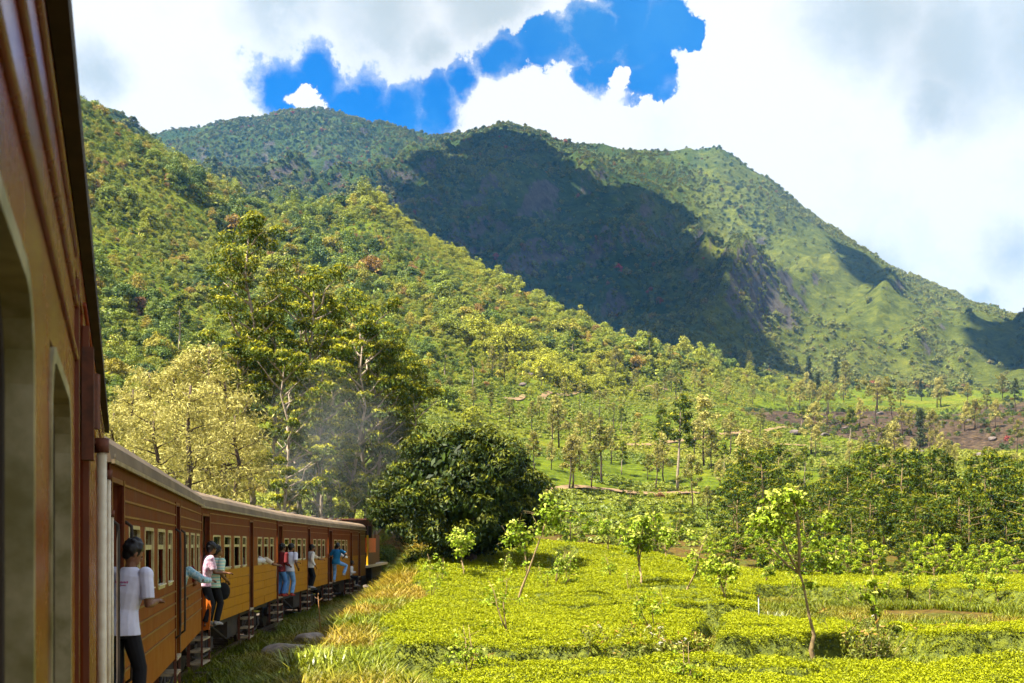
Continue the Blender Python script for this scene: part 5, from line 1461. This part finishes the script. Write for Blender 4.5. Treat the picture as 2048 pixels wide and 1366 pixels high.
def person(label, loc, rz, shirt, pants, hips=(0, 0, 0.92), lean=(0.0, 0.0), yaw=0.0, pitch=0.0, handR=None, handL=None, footR=(0.10, 0.02, 0.0), footL=(-0.10, 0.0, 0.0), poleR=(0.3, -1, -0.2), poleL=(-0.3, -1, -0.2),
           kneeR=(0.1, 1, 0), kneeL=(-0.1, 1, 0), sleeve='short', voxel=0.014, scale=1.0, shoes=None, hairlen=0.0, print_=None, fingers=True):
    root = None
    hp = Vector(hips); ch = hp + Vector((lean[0]*0.6, lean[1]*0.6, 0.30)); sh = hp + Vector((lean[0], lean[1], 0.49)); nk = sh + Vector((lean[0]*0.10, lean[1]*0.12, 0.075))
    hd = nk + Vector((lean[0]*0.12 + math.sin(-yaw)*0.02, lean[1]*0.15 + 0.03 + 0.03*pitch, 0.125 - 0.02*abs(pitch)))
    hr = Matrix.Rotation(yaw, 3, 'Z') @ Matrix.Rotation(pitch, 3, 'X')
    S = [sh + Vector((s_*0.185, 0, -0.02)) for s_ in (1, -1)]
    if handR is None: handR = sh + Vector((0.27, 0.05, -0.50))
    if handL is None: handL = sh + Vector((-0.27, 0.05, -0.50))
    arms = []
    for s_, hnd, pole in ((S[0], handR, poleR), (S[1], handL, poleL)):
        e, h_ = ik(s_, hnd, 0.29, 0.255, pole); arms.append((s_, e, h_))
    legs = []
    for sx, ft, pole in ((1, footR, kneeR), (-1, footL, kneeL)):
        hj = hp + Vector((sx*0.09, 0, -0.04)); kn, an = ik(hj, Vector(ft)+Vector((0, 0, 0.085)), 0.42, 0.415, pole); legs.append((hj, kn, an, sx))
    B = MB()
    B.tube([hp+Vector((0, 0, -0.08)), hp, hp+(ch-hp)*0.5, ch, sh+Vector((0, 0, -0.03)), sh+Vector((0, 0, 0.03))], [(0.12, 0.09), (0.155, 0.11), (0.135, 0.095), (0.165, 0.115), (0.17, 0.095), (0.09, 0.065)], 14)
    B.tube([sh+Vector((0, 0, -0.02)), nk, hd], [0.068, 0.055, 0.052], 10)
    B.ell(hd, (0.076, 0.095, 0.115), 14, 10, hr)
    B.ell(hd + hr @ Vector((0, 0.055, -0.055)), (0.052, 0.048, 0.055), 10, 8, hr)                    # jaw
    B.ell(hd + hr @ Vector((0, 0.103, -0.012)), (0.016, 0.022, 0.026), 8, 6, hr)                       # nose
    B.ell(hd + hr @ Vector((0, 0.096, -0.058)), (0.026, 0.012, 0.012), 8, 6, hr)                       # lips
    for s_ in (1, -1): B.ell(hd + hr @ Vector((s_*0.078, -0.005, -0.01)), (0.014, 0.024, 0.034), 8, 6, hr)
    for s_, e, h_ in arms:
        B.ell(s_, (0.066, 0.062, 0.066), 10, 8)
        B.tube([s_, s_+(e-s_)*0.5, e, e+(h_-e)*0.4, h_], [0.054, 0.049, 0.041, 0.040, 0.027], 10)
        d = (h_-e).normalized(); up = Vector((0, 0, 1)) if abs(d.z) < 0.9 else Vector((0, 1, 0)); sd = d.cross(up).normalized(); nn = sd.cross(d)
        p = h_ + d*0.045
        B.tube([h_-d*0.01, p, p+d*0.045], [(0.024, 0.019), (0.040, 0.018), (0.036, 0.016)], 10)
        if fingers:
            for k in range(4):
                o_ = p + d*0.04 + sd*(0.028-0.0185*k); ln = (0.066, 0.078, 0.074, 0.058)[k]
                B.tube([o_, o_+d*ln*0.5-nn*0.006, o_+d*ln*0.8-nn*0.026, o_+d*ln*0.85-nn*0.045], [0.0095, 0.009, 0.0085, 0.007], 6)
            B.tube([p-d*0.03+sd*0.03, p+sd*0.056-nn*0.012, p+d*0.03+sd*0.062-nn*0.03], [0.013, 0.011, 0.008], 6)
    for hj, kn, an, sx in legs:
        B.tube([hj, hj+(kn-hj)*0.4, kn, kn+(an-kn)*0.35, an], [0.088, 0.080, 0.056, 0.056, 0.036], 10)
        B.tube([an+Vector((0, -0.04, -0.04)), an+Vector((0, 0.06, -0.05)), an+Vector((sx*0.01, 0.15, -0.065))], [(0.038, 0.036), (0.042, 0.034), (0.036, 0.018)], 8)
    body = obj('person', fuse(B, 'person', M_skin, voxel, None, 1), None, loc)
    body.rotation_euler = (0, 0, rz); body.scale = (scale,)*3
    tag(body, label, 'person', 'passengers on the train')
    # shirt
    T = MB()
    T.tube([hp+Vector((0, 0, -0.10)), hp+Vector((0, 0, 0.02)), hp+(ch-hp)*0.5, ch, sh+Vector((0, 0, -0.03)), sh+Vector((0, 0, 0.035)), sh+Vector((0, 0, 0.055))], [(0.212, 0.158), (0.196, 0.146), (0.160, 0.118), (0.186, 0.135), (0.190, 0.115), (0.105, 0.082), (0.075, 0.068)], 16)
    for s_, e, h_ in arms:
        T.ell(s_, (0.086, 0.080, 0.080), 10, 8)
        en = s_+(e-s_)*0.80 if sleeve == 'short' else e
        T.tube([s_, s_+(e-s_)*0.45, en], [0.078, 0.075, 0.074], 10)
        if sleeve == 'long': T.tube([e-(e-s_)*0.05, e+(h_-e)*0.5, e+(h_-e)*0.92], [0.066, 0.056, 0.046], 10)
    so = obj('shirt', fuse(T, 'shirt', shirt, voxel*1.1, None, 2), body)
    if print_ is not None:
        pass
    # trousers
    T = MB()
    T.tube([hp+Vector((0, 0, -0.13)), hp+Vector((0, 0, -0.02)), hp+Vector((0, 0, 0.05))], [(0.14, 0.115), (0.170, 0.126), (0.160, 0.116)], 14)
    for hj, kn, an, sx in legs:
        T.tube([hj+Vector((0, 0, 0.02)), hj+(kn-hj)*0.4, kn, kn+(an-kn)*0.4, an+(kn-an)*0.04], [0.096, 0.094, 0.076, 0.074, 0.070], 12)
    obj('trousers', fuse(T, 'trousers', pants, voxel*1.1, None, 2), body)
    # hair
    Hh = MB(); Hh.ell(hd + hr @ Vector((0, -0.014, 0.026)), (0.090, 0.106, 0.112), 14, 10, hr)
    Hh.ell(hd + hr @ Vector((0, -0.05, -0.03)), (0.072, 0.062, 0.075), 12, 8, hr)
    r = np.random.default_rng(int(abs(loc[0]*100))+3)
    for k in range(60):
        a = r.uniform(math.pi*0.85, math.pi*2.15); el = r.uniform(-0.5, 1.4)
        q_ = hd + hr @ Vector((math.cos(a)*math.cos(el)*0.088, -0.014+math.sin(a)*math.cos(el)*0.102, 0.03+math.sin(el)*0.105)); Hh.ell(q_, (0.026, 0.026, 0.024), 6, 4)
    if hairlen > 0: Hh.tube([hd + hr @ Vector((0, -0.07, 0.02)), hd + hr @ Vector((0, -0.10, -0.12)), hd + Vector((0, -0.11, -0.12-hairlen))], [0.075, 0.065, 0.03], 10)
    hm = fuse(Hh, 'hair', M_hair, 0.012, None, 1)
    bm = bmesh.new(); bm.from_mesh(hm); inv = hr.inverted()
    dele = []
    for v_ in bm.verts:
        q_ = inv @ (v_.co - hd)
        if q_.z < (0.050 if q_.y > 0.045 else (-0.03 if q_.y > -0.01 else (-0.10 if hairlen == 0 else -9))): dele.append(v_)
    bmesh.ops.delete(bm, geom=dele, context='VERTS'); bm.to_mesh(hm); bm.free()
    obj('hair', hm, body)
    for s_ in (1, -1): MB().ell(hd + hr @ Vector((s_*0.031, 0.088, 0.008)), (0.013, 0.008, 0.007), 8, 6, hr).build('eye', M_eye, body, True)
    if shoes is not None:
        for hj, kn, an, sx in legs:
            T = MB().tube([an+Vector((0, -0.065, -0.045)), an+Vector((0, -0.02, -0.02)), an+Vector((0, 0.06, -0.035)), an+Vector((sx*0.01, 0.17, -0.06))], [(0.046, 0.038), (0.050, 0.060), (0.050, 0.046), (0.042, 0.026)], 10)
            obj('shoe', fuse(T, 'shoe', shoes, 0.012, None, 1), body)
    return body

def car_frame(k):
    p0, p1 = PTS[k]; d = Vector((p1[0]-p0[0], p1[1]-p0[1], 0)).normalized(); rt = Vector((d.y, -d.x, 0))
    h = math.atan2(d.x, d.y)
    return Vector((*p0, 0)), d, rt, h
def at_car(k, x, y, z):
    o_, d, rt, h = car_frame(k); p = o_ + d*y + rt*x; return (p.x, p.y, z)
FL = ZB+0.022
_, _, _, h2 = car_frame(0); _, _, _, h3 = car_frame(1); _, _, _, h4 = car_frame(2); _, _, _, h5 = car_frame(3)
# the man in the white shirt, seen from behind, bowed head, leaning out of the first doorway
man = person('man in white short-sleeved shirt and black trousers leaning out of the nearest doorway', at_car(0, 0.06, 0.34, FL), -h2-R(22), M_white_shirt, M_black,
    hips=(0, 0, 0.93), lean=(0.07, 0.05), yaw=R(-38), pitch=-0.55, handR=(0.26, 0.27, 1.14), handL=(-0.22, 0.36, 1.35), poleR=(0.25, -1.0, -0.7), footR=(0.12, 0.12, 0), footL=(-0.08, -0.05, 0), kneeR=(0.3, 1, 0), voxel=0.0085, scale=1.02, shoes=M_shoe)
man.scale = (0.90, 0.95, 1.02)
# print across the upper back of his shirt
pm = simple('shirt_print', (0.42, 0.10, 0.25), (0.30, 0.08, 0.2), 0.8, 8)
dg = bpy.context.evaluated_depsgraph_get()
shirt_ob = [c for c in man.children if c.name.startswith('shirt')][0]
for row, (zz, wid) in enumerate(((1.335, 0.15), (1.305, 0.11))):
    pr = MB(); n_ = 9
    for k in range(n_):
        x_ = 0.05 - wid/2 + wid*(k+0.5)/n_
        ok, hitp, nrm, fi = shirt_ob.ray_cast(Vector((x_, -1, zz)), Vector((0, 1, 0)))
        if not ok: continue
        y_ = hitp.y - 0.006; w_ = wid/n_*0.36; hh = 0.010 if row == 0 else 0.005
        pr.box(x_-w_, x_+w_*(0.6 if k % 3 else 1), y_, y_+0.008, zz-hh, zz+hh*(0.4 if k % 2 else 1))
    if pr.v: pr.build('print', pm, man)
person('person in pink floral shirt half hidden by the first carriage, arm on the rail', at_car(1, 0.02, 0.16, FL), -h3-R(70), M_floral, M_black, lean=(0.05, 0.10), yaw=R(30), pitch=-0.2, handR=(0.20, 0.42, 1.10), handL=(-0.25, 0.38, 1.12), scale=1.02)
person('person in green and cream striped shirt with black trousers at the second carriage door', at_car(1, 0.13, 0.52, FL), -h3-R(35), M_striped, M_black, lean=(0.06, 0.04), yaw=R(-20), handR=(0.26, 0.16, 0.98), handL=(-0.28, 0.32, 1.30), scale=0.98, shoes=M_shoe)
bag = MB().ell((0, 0, 0), (0.15, 0.11, 0.19), 12, 9).tube([(-0.06, 0, 0.16), (-0.05, -0.02, 0.34), (0.0, 0, 0.42), (0.05, 0.02, 0.34), (0.06, 0, 0.16)], 0.012, 6).build('shoulder_bag', M_black, None, True, at_car(1, 0.33, 0.68, FL+0.72))
tag(bag, 'black shoulder bag hanging beside the striped-shirt passenger', 'bag')
person('man in maroon shirt and jeans standing on the third carriage door step', at_car(2, 0.05, 0.22, FL), -h4-R(30), M_maroon, M_jeans2, lean=(0.03, 0.04), yaw=R(-15), handR=(0.20, 0.22, 1.02), handL=(-0.3, 0.25, 1.3), scale=1.0, shoes=M_red, sleeve='long')
person('person in white shirt and pale blue jeans beside the man in maroon', at_car(2, 0.27, 0.56, FL), -h4-R(20), M_white_shirt, M_jeans, lean=(0.05, 0.03), yaw=R(-20), handR=(0.28, 0.1, 0.95), handL=(-0.3, 0.30, 1.28), scale=1.0, shoes=M_red)
person('person in long white shirt and black trousers in the third carriage middle doorway', at_car(2, 0.05, 6.95, FL), -h4-R(60), M_pale, M_black, lean=(0.02, 0.05), scale=0.98, shoes=M_shoe, sleeve='long')
person('man in blue shirt and jeans with one knee bent at the last carriage door', at_car(3, 0.27, 0.42, FL), -h5-R(12), M_blue, M_jeans, lean=(0.05, 0.02), yaw=R(-20), handR=(0.32, 0.10, 1.12), handL=(-0.28, 0.28, 1.15), footR=(0.34, 0.02, 0.30), kneeR=(0.8, 0.8, 0), poleR=(1, -0.3, -0.3), scale=1.02, shoes=M_shoe)
person('person sitting in the last carriage middle doorway with legs hanging out', at_car(3, -0.12, 6.92, FL-0.10), -h5-R(85), M_pale, M_black, hips=(0, 0.05, 0.20), lean=(0.0, 0.10), handR=(0.22, 0.40, 0.42), handL=(-0.2, 0.38, 0.42), footR=(0.1, 0.42, -0.33), footL=(-0.1, 0.40, -0.33), scale=0.95, shoes=M_shoe, sleeve='long')
# passengers at the windows, sitting inside with an arm on the sill
def sitter(label, k, y, shirt, face=0.0, arm='out', long_=False, x=-0.36, lean=(0.06, 0.08), hair=0.0):
    hk = car_frame(k)[3]
    hnd = {'out': (0.60, 0.22, 0.40), 'up': (0.42, 0.30, 0.66), 'sill': (0.30, 0.34, 0.66), 'in': (0.2, 0.35, 0.25)}[arm]
    z0 = FL+0.60
    return person(label, at_car(k, x, y, z0), -hk+face, shirt, M_black, hips=(0, 0, 0.20), lean=lean, yaw=R(-35), handR=tuple(Vector(hnd)+Vector((0, 0, 0.10))), handL=(-0.15, 0.30, 0.30), footR=(0.1, 0.45, -0.30), footL=(-0.1, 0.45, -0.30), poleR=(0.6, -0.6, -0.5), sleeve='long' if long_ else 'short', voxel=0.016, hairlen=hair)
sitter('passenger in pale clothes at the second window of the nearest brown carriage', 0, 3.0, M_pale, arm='in', long_=True, hair=0.2)
sitter('passenger resting a blue patterned sleeve out of the window past the middle door', 0, 8.55, M_teal, arm='out', long_=True, x=-0.20)
sitter('dark-haired passenger in the last windows of the nearest brown carriage', 0, 9.9, M_maroon, arm='in', x=-0.28)
sitter('passenger raising a hand at the first window of the second carriage', 1, 1.65, M_maroon, arm='up')
sitter('passenger in cream shirt with arm hanging from a rear window of the second carriage', 1, 9.75, M_cream, arm='out', x=-0.22)
sitter('passenger with elbow out just past the middle door of the second carriage', 1, 8.5, M_pale, arm='sill', long_=True)
sitter('passenger with bare elbow out of the first window of the third carriage', 2, 1.6, M_maroon, arm='out', x=-0.22)
sitter('passenger with bare arm on the sill past the third carriage middle door', 2, 8.45, M_cream, arm='out', x=-0.28)
sitter('passenger in cream sleeve at a window of the last carriage', 3, 2.9, M_pale, arm='out', x=-0.22, long_=True)
# ------------------------------------------------------------------ rocks, log, weeds
M_stone = simple('grey_stone', (0.30, 0.25, 0.21), (0.13, 0.11, 0.095), 0.85, 3.0, bump=0.8, bump_d=0.06)
M_earth_rock = simple('hill_boulder', (0.13, 0.10, 0.085), (0.06, 0.05, 0.045), 0.9, 0.8, bump=0.8, bump_d=0.2)
def rock_mesh(seed, sx, sy, sz, mat, sub=3, rough=0.22):
    bm = bmesh.new(); bmesh.ops.create_icosphere(bm, subdivisions=sub, radius=1.0)
    r = np.random.default_rng(seed); pl = unit(r.normal(size=(9, 3))); dl = r.uniform(0.62, 0.95, 9)
    for v in bm.verts:
        p = np.array(v.co); s_ = 1.0
        for n_, dd in zip(pl, dl):
            k_ = p.dot(n_)
            if k_ > dd: p = p - n_*(k_-dd)
        nz = vnoise(p[0]*2.3+seed, p[1]*2.3+p[2]*1.7) - 0.5
        p = p*(1+nz*rough)
        v.co = (p[0]*sx, p[1]*sy, p[2]*sz)
    me = bpy.data.meshes.new('rock'); bm.to_mesh(me); bm.free(); me.materials.append(mat); return me
def rock(label, px, py, yy, dims, seed, rz=0.0, group=None, mat=None):
    xx = (px-CX)/F*yy; g = float(ground_z(xx, yy))
    o = obj('rock', rock_mesh(seed, *dims, mat or M_stone), None, (xx, yy, ZC+(HY-py)/F*yy)); o.rotation_euler[2] = rz
    return tag(o, label, 'rock', group)
rock('pale flat-topped rock slab in the grass beside the track, farther of the pair', 622, 1284, 31.6, (0.50, 0.6, 0.30), 3, 0.3)
rock('long low brown rock in the grass beside the track, nearer of the pair', 575, 1306, 29.6, (0.70, 0.5, 0.30), 4, -0.15)
for k, (px, py, s_) in enumerate([(1062, 755, 2.6), (1045, 772, 1.6), (1590, 868, 2.0), (1650, 872, 1.6), (1690, 858, 1.2), (1760, 828, 1.8), (1930, 845, 2.2), (1985, 880, 1.6), (1880, 835, 1.5), (1840, 905, 1.2), (1960, 910, 1.4), (1700, 832, 2.0), (1520, 770, 3.0), (1545, 768, 2.2)]):
    xx, yy, g = hit(px, py, 96)
    o = obj('boulder', rock_mesh(20+k, s_, s_, s_*0.6, M_earth_rock, 2), None, (xx, yy, g+0.1*s_)); o.rotation_euler[2] = k
    tag(o, 'dark boulder lying on the far hillside, %s from the left' % ORD[sorted([1062,1045,1590,1650,1690,1760,1930,1985,1880,1840,1960,1700,1520,1545]).index(px)], 'boulder', 'boulders on the hillside')
# fallen branch in the grass
yy = 28.0
def wp(px, py, y_): return ((px-CX)/F*y_, y_, ZC + (HY-py)/F*y_)
o = MB().tube([wp(655, 1312, 30), wp(672, 1322, 29.2), wp(700, 1330, 28.4), wp(728, 1348, 27.4), wp(770, 1362, 26.6)], [0.06, 0.085, 0.075, 0.06, 0.04], 9).tube([wp(690, 1328, 28.7), wp(700, 1312, 28.6), wp(712, 1302, 28.6)], [0.03, 0.02, 0.01], 6).build('fallen_branch', M_bark_dark, None, True)
tag(o, 'brown fallen branch lying across the grass at the tea edge', 'branch')
# long grass clumps near the bottom edge
def clump(label, px, py, yy, h, n, seed, mat, spread=0.35, w=0.02, group=None):
    xx = (px-CX)/F*yy; g = float(ground_z(xx, yy)); r = np.random.default_rng(seed); vs = []; qs = []
    for k in range(n):
        a = r.uniform(0, 6.28); b = r.uniform(0, 6.28); rad = spread*math.sqrt(r.uniform(0, 1)); hh = h*r.uniform(0.5, 1.1); ln = hh*r.uniform(0.2, 0.75)
        base = np.array([math.cos(a)*rad, math.sin(a)*rad, -0.05]); d = np.array([math.cos(b), math.sin(b), 0]); sd = np.array([-d[1], d[0], 0])*w
        p = [base, base+d*ln*0.2+np.array([0, 0, hh*0.5]), base+d*ln*0.6+np.array([0, 0, hh*0.85]), base+d*ln*1.1+np.array([0, 0, hh*0.85])]
        o_ = len(vs)
        for j, q_ in enumerate(p): vs += [q_-sd*(1, .9, .6, .1)[j], q_+sd*(1, .9, .6, .1)[j]]
        qs += [(o_, o_+1, o_+3, o_+2), (o_+2, o_+3, o_+5, o_+4), (o_+4, o_+5, o_+7, o_+6)]
    me = np_mesh('grass_clump', np.array(vs), np.array(qs), mat=mat)
    at = me.attributes.new('v', 'FLOAT', 'FACE'); at.data.foreach_set('value', np.repeat(r.uniform(0, 1, n), 3).astype(np.float32))
    o = obj('grass_clump', me, None, (xx, yy, g)); return tag(o, label, 'grass clump', group)
M_blade = leaf_mat('long_blade', (0.18, 0.21, 0.008), (0.21, 0.24, 0.015), transl=0.3, rough=0.35, spec=0.5)
M_silver = leaf_mat('silvery_blade', (0.34, 0.37, 0.22), (0.40, 0.42, 0.28), transl=0.2, rough=0.5)
clump('large bright clump of arching grass at the bottom edge below the rocks', 645, 1366, 24.5, 0.95, 420, 1, M_blade, 0.85, 0.022)
clump('grass tuft with long upright blades behind the pale rock', 600, 1262, 34.5, 0.75, 46, 2, M_blade, 0.3, 0.016)
clump('pale spiky silvery tussock by the path at lower right', 1860, 1322, 27.5, 0.7, 90, 3, M_silver, 0.15, 0.012)
clump('pale spiky silvery tussock in the bottom right corner', 2035, 1356, 25.5, 0.5, 90, 4, M_silver, 0.15, 0.012)
clump('wispy bluish tussock beside the thin post in the tea', 1545, 1222, 40, 0.75, 120, 5, M_silver, 0.5, 0.010)
# single tall dry flower stalk
yy = 33.0; b = wp(641, 1258, yy); tt = wp(636, 1192, yy)
o = MB().tube([(b[0], yy, b[2]-0.1), tuple((np.array(b)+np.array(tt))/2), tt], [0.016, 0.014, 0.008], 6).tube([wp(637, 1200, yy), wp(630, 1194, yy)], 0.008, 5).tube([wp(637, 1202, yy), wp(645, 1196, yy)], 0.008, 5).tube([tt, wp(637, 1186, yy)], 0.012, 5).build('flower_stalk', M_bead, None, True)
tag(o, 'single tall yellow dry stalk standing beside the track', 'stalk')
# thin post in the tea
p0 = wp(1517, 1246, 36); M_post_w = simple('weathered_post', (0.30, 0.33, 0.32), (0.2, 0.22, 0.2), 0.8, 6)
po = thing('marker_post', 'thin pale bluish marker post standing in the tea', 'post', (p0[0], 36, float(ground_z(p0[0], 36))))
MB().tube([(0, 0, -0.2), (0.01, 0, 0.9), (0.0, 0, 1.55)], [0.024, 0.02, 0.018], 7).build('shaft', M_post_w, po, True)
MB().box(-0.035, 0.035, -0.035, 0.035, 1.551, 1.59).build('cap', M_rust, po)
# weedy bushes on the overgrown path, some with white flower heads
M_weed = leaf_mat('weed_leaf', (0.12, 0.14, 0.015), (0.19, 0.20, 0.02), tip=(0.28, 0.15, 0.03), transl=0.3)
M_flower = simple('white_flower', (0.42, 0.40, 0.30), (0.35, 0.32, 0.2), 0.7, 20)
WB = [(1190, 1345, 25.5, 1.0, 'brown-tinged weedy bush on the path below the middle of the tea'), (1290, 1335, 26.5, 1.0, 'green weedy bush with white flower heads left of the dark tea gap'), (1345, 1345, 25.6, 0.8, 'low pale-flowered weed bush on the overgrown path'),
      (1690, 1300, 28, 1.15, 'tall tangled weedy bush behind the near forked shade tree'), (1740, 1335, 26, 0.9, 'low weedy bush right of the near forked shade tree'), (1395, 1320, 27, 0.7, 'small weed bush beside the dark tea face'), (1905, 1310, 28.5, 0.85, 'reddish dry weedy bush on the path at lower right'), (960, 1352, 24.3, 0.5, 'small leafy sapling weed in front of the dark tea face')]
for k, (px, py, yy, h, lab) in enumerate(WB):
    xx = (px-CX)/F*yy; g = float(ground_z(xx, yy)); r = np.random.default_rng(60+k)
    t = thing('weed_bush', lab, 'bush', (xx, yy, g), 0, 'weedy bushes on the overgrown path')
    T = MB(); L = Leaves(60+k); fl_ = MB()
    for j in range(26):
        e = np.array([r.normal()*0.42*h, r.normal()*0.3*h, h*r.uniform(0.4, 1.1)])
        T.tube([(e[0]*0.3, e[1]*0.3, -0.05), e*np.array([0.7, 0.7, 0.6]), e], [0.010, 0.007, 0.004], 4)
        L.blob(e, (0.16, 0.16, 0.2), 26, 0.12, 0.035, 0.1, 0.5, 0.9, 0.2, 0.1)
        L.blob(e*np.array([0.8, 0.8, 0.55]), (0.16, 0.16, 0.2), 18, 0.13, 0.04, 0.1, 0.5, 0.9, 2, 0.1)
        if k in (1, 2, 3) and j % 4 == 0:
            for q_ in range(5): fl_.ell(e + r.normal(size=3)*0.03 + np.array([0, 0, 0.06]), (0.024, 0.024, 0.014), 6, 4)
    T.build('stem', M_bark_tan, t); obj('foliage', L.mesh('weed_foliage', M_weed), t)
    if fl_.v: fl_.build('flowers', M_flower, t)

# trodden paths across the terraces
M_path = simple('path_earth', (0.20, 0.13, 0.06), (0.12, 0.075, 0.035), 0.95, 0.6)
for pts in ([(1010, 803), (1060, 795), (1120, 789), (1190, 785), (1260, 780), (1345, 775)], [(1440, 871), (1480, 868), (1530, 862), (1580, 856), (1600, 850)], [(1240, 893), (1300, 890), (1360, 884), (1430, 872)], [(1560, 890), (1610, 893), (1670, 897)], [(1090, 985), (1150, 975), (1230, 985), (1330, 992), (1400, 985)]):
    W = []
    for (a_, b_), (c_, d_) in zip(pts[:-1], pts[1:]):
        for f_ in np.linspace(0, 1, 9)[:-1]:
            W.append(hit(a_+(c_-a_)*f_, b_+(d_-b_)*f_, 110))
    W = np.array(W); W[:, 1] = np.convolve(np.pad(W[:, 1], 3, 'edge'), np.ones(7)/7, 'valid')
    m = MB()
    for p_, q_ in zip(W[:-1], W[1:]):
        dd = q_[:2]-p_[:2]; nn = np.array([-dd[1], dd[0]])/max(np.hypot(*dd), 1e-6)*0.9
        c4 = [p_[:2]-nn, p_[:2]+nn, q_[:2]+nn, q_[:2]-nn]
        m.add([(c[0], c[1], float(ground_z(c[0], c[1]))+0.35) for c in c4], [(0, 1, 2, 3)])
    kind(m.build('path', M_path), 'structure')

# ------------------------------------------------------------------ clouds that shade the mountain (high overhead, outside the picture)
M_cloud = simple('cloud_white', (0.85, 0.85, 0.86), (0.75, 0.76, 0.78), 1.0, 0.01)
def cloud_over(label, poly, height, seed, puff=60.0, y1=2700):
    pts = []
    for px, py in poly:
        x, y, z = hit(px, py, 640 if py > 240 else 900, y1); pts.append((x, y, z))
    c2 = []
    for x, y, z in pts:
        k = (height - z)/SUN_DIR.z
        c2.append((x + SUN_DIR.x*k, y + SUN_DIR.y*k))
    c2 = np.array(c2); r = np.random.default_rng(seed)
    lo, hi = c2.min(0), c2.max(0)
    def inside(p):
        c_ = False; j = len(c2)-1
        for i in range(len(c2)):
            if (c2[i, 1] > p[1]) != (c2[j, 1] > p[1]) and p[0] < (c2[j, 0]-c2[i, 0])*(p[1]-c2[i, 1])/(c2[j, 1]-c2[i, 1])+c2[i, 0]: c_ = not c_
            j = i
        return c_
    ctr = c2.mean(0)
    m = MB(); area = 0
    step = puff*0.75
    for gx in np.arange(lo[0], hi[0]+step, step):
        for gy in np.arange(lo[1], hi[1]+step, step):
            p = np.array([gx, gy]) + r.normal(size=2)*step*0.2
            if inside(p):
                edge = min(np.hypot(*(c2-p).T).min()/puff, 2)
                rr = puff*r.uniform(0.6, 0.95)
                m.ell((p[0]-ctr[0], p[1]-ctr[1], r.normal()*puff*0.15 + puff*0.3*edge), (rr, rr, rr*0.8), 10, 7)
    o = m.build('cloud', M_cloud, None, True, (ctr[0], ctr[1], height))
    return tag(o, label, 'cloud')
cloud_over('large cumulus cloud high overhead casting the dark shadow on the mountain', [(785, 385), (850, 318), (930, 280), (1000, 262), (1085, 280), (1128, 330), (1140, 372), (1240, 376), (1320, 400), (1370, 470), (1420, 560), (1455, 640), (1530, 705), (1480, 738), (1380, 722), (1300, 706), (1240, 672), (1150, 628), (1050, 572), (950, 515), (870, 462), (800, 412)], 1500, 5, 48)
cloud_over('small oblong cloud overhead shading the right mountain ridge', [(1670, 490), (1700, 495), (1740, 520), (1785, 560), (1790, 582), (1750, 575), (1710, 545), (1675, 515)], 1500, 6, 20)
cloud_over('cloud overhead shading the saddle at the right edge', [(1960, 650), (2010, 640), (2060, 640), (2120, 660), (2120, 740), (2048, 740), (1990, 700)], 1500, 7, 40)

# ------------------------------------------------------------------ smoke from the engine and the blue air of the valley
def volume_mat(name, color, dens, noise=False):
    m, nt, N, L, out = mat_nodes(name)
    v = N('ShaderNodeVolumePrincipled'); v.inputs['Color'].default_value = (*color, 1); v.inputs['Density'].default_value = dens; v.inputs['Anisotropy'].default_value = 0.0
    if noise:
        tc = N('ShaderNodeTexCoord')
        ln = N('ShaderNodeVectorMath'); ln.operation = 'LENGTH'; L(tc.outputs['Object'], ln.inputs[0])
        fall = mrange(nt, ln.outputs['Value'], 1.0, 0.2)
        n = N('ShaderNodeTexNoise'); n.inputs['Scale'].default_value = 1.6; n.inputs['Detail'].default_value = 3; L(tc.outputs['Object'], n.inputs['Vector'])
        d = mth(nt, 'MULTIPLY', mth(nt, 'MULTIPLY', fall, mrange(nt, n.outputs['Fac'], 0.38, 0.68)), dens)
        L(d, v.inputs['Density'])
    L(v.outputs[0], out.inputs['Volume'])
    return m
M_smoke = volume_mat('thin_smoke', (0.75, 0.80, 0.86), 0.042, True)
bm = bmesh.new(); bmesh.ops.create_icosphere(bm, subdivisions=3, radius=1.0); me = bpy.data.meshes.new('smoke'); bm.to_mesh(me); bm.free(); me.materials.append(M_smoke)
sm = kind(obj('smoke', me, None, (-14.0, 81.0, 9.5)), 'stuff'); sm.scale = (7.5, 4.5, 8.5); sm.rotation_euler = (0, R(-20), 0)
hz = MB().box(-6500, 6500, -520, 9300, -20, 1090).build('haze', volume_mat('valley_haze', (0.10, 0.42, 1.0), 0.00005), None)
kind(hz, 'stuff')
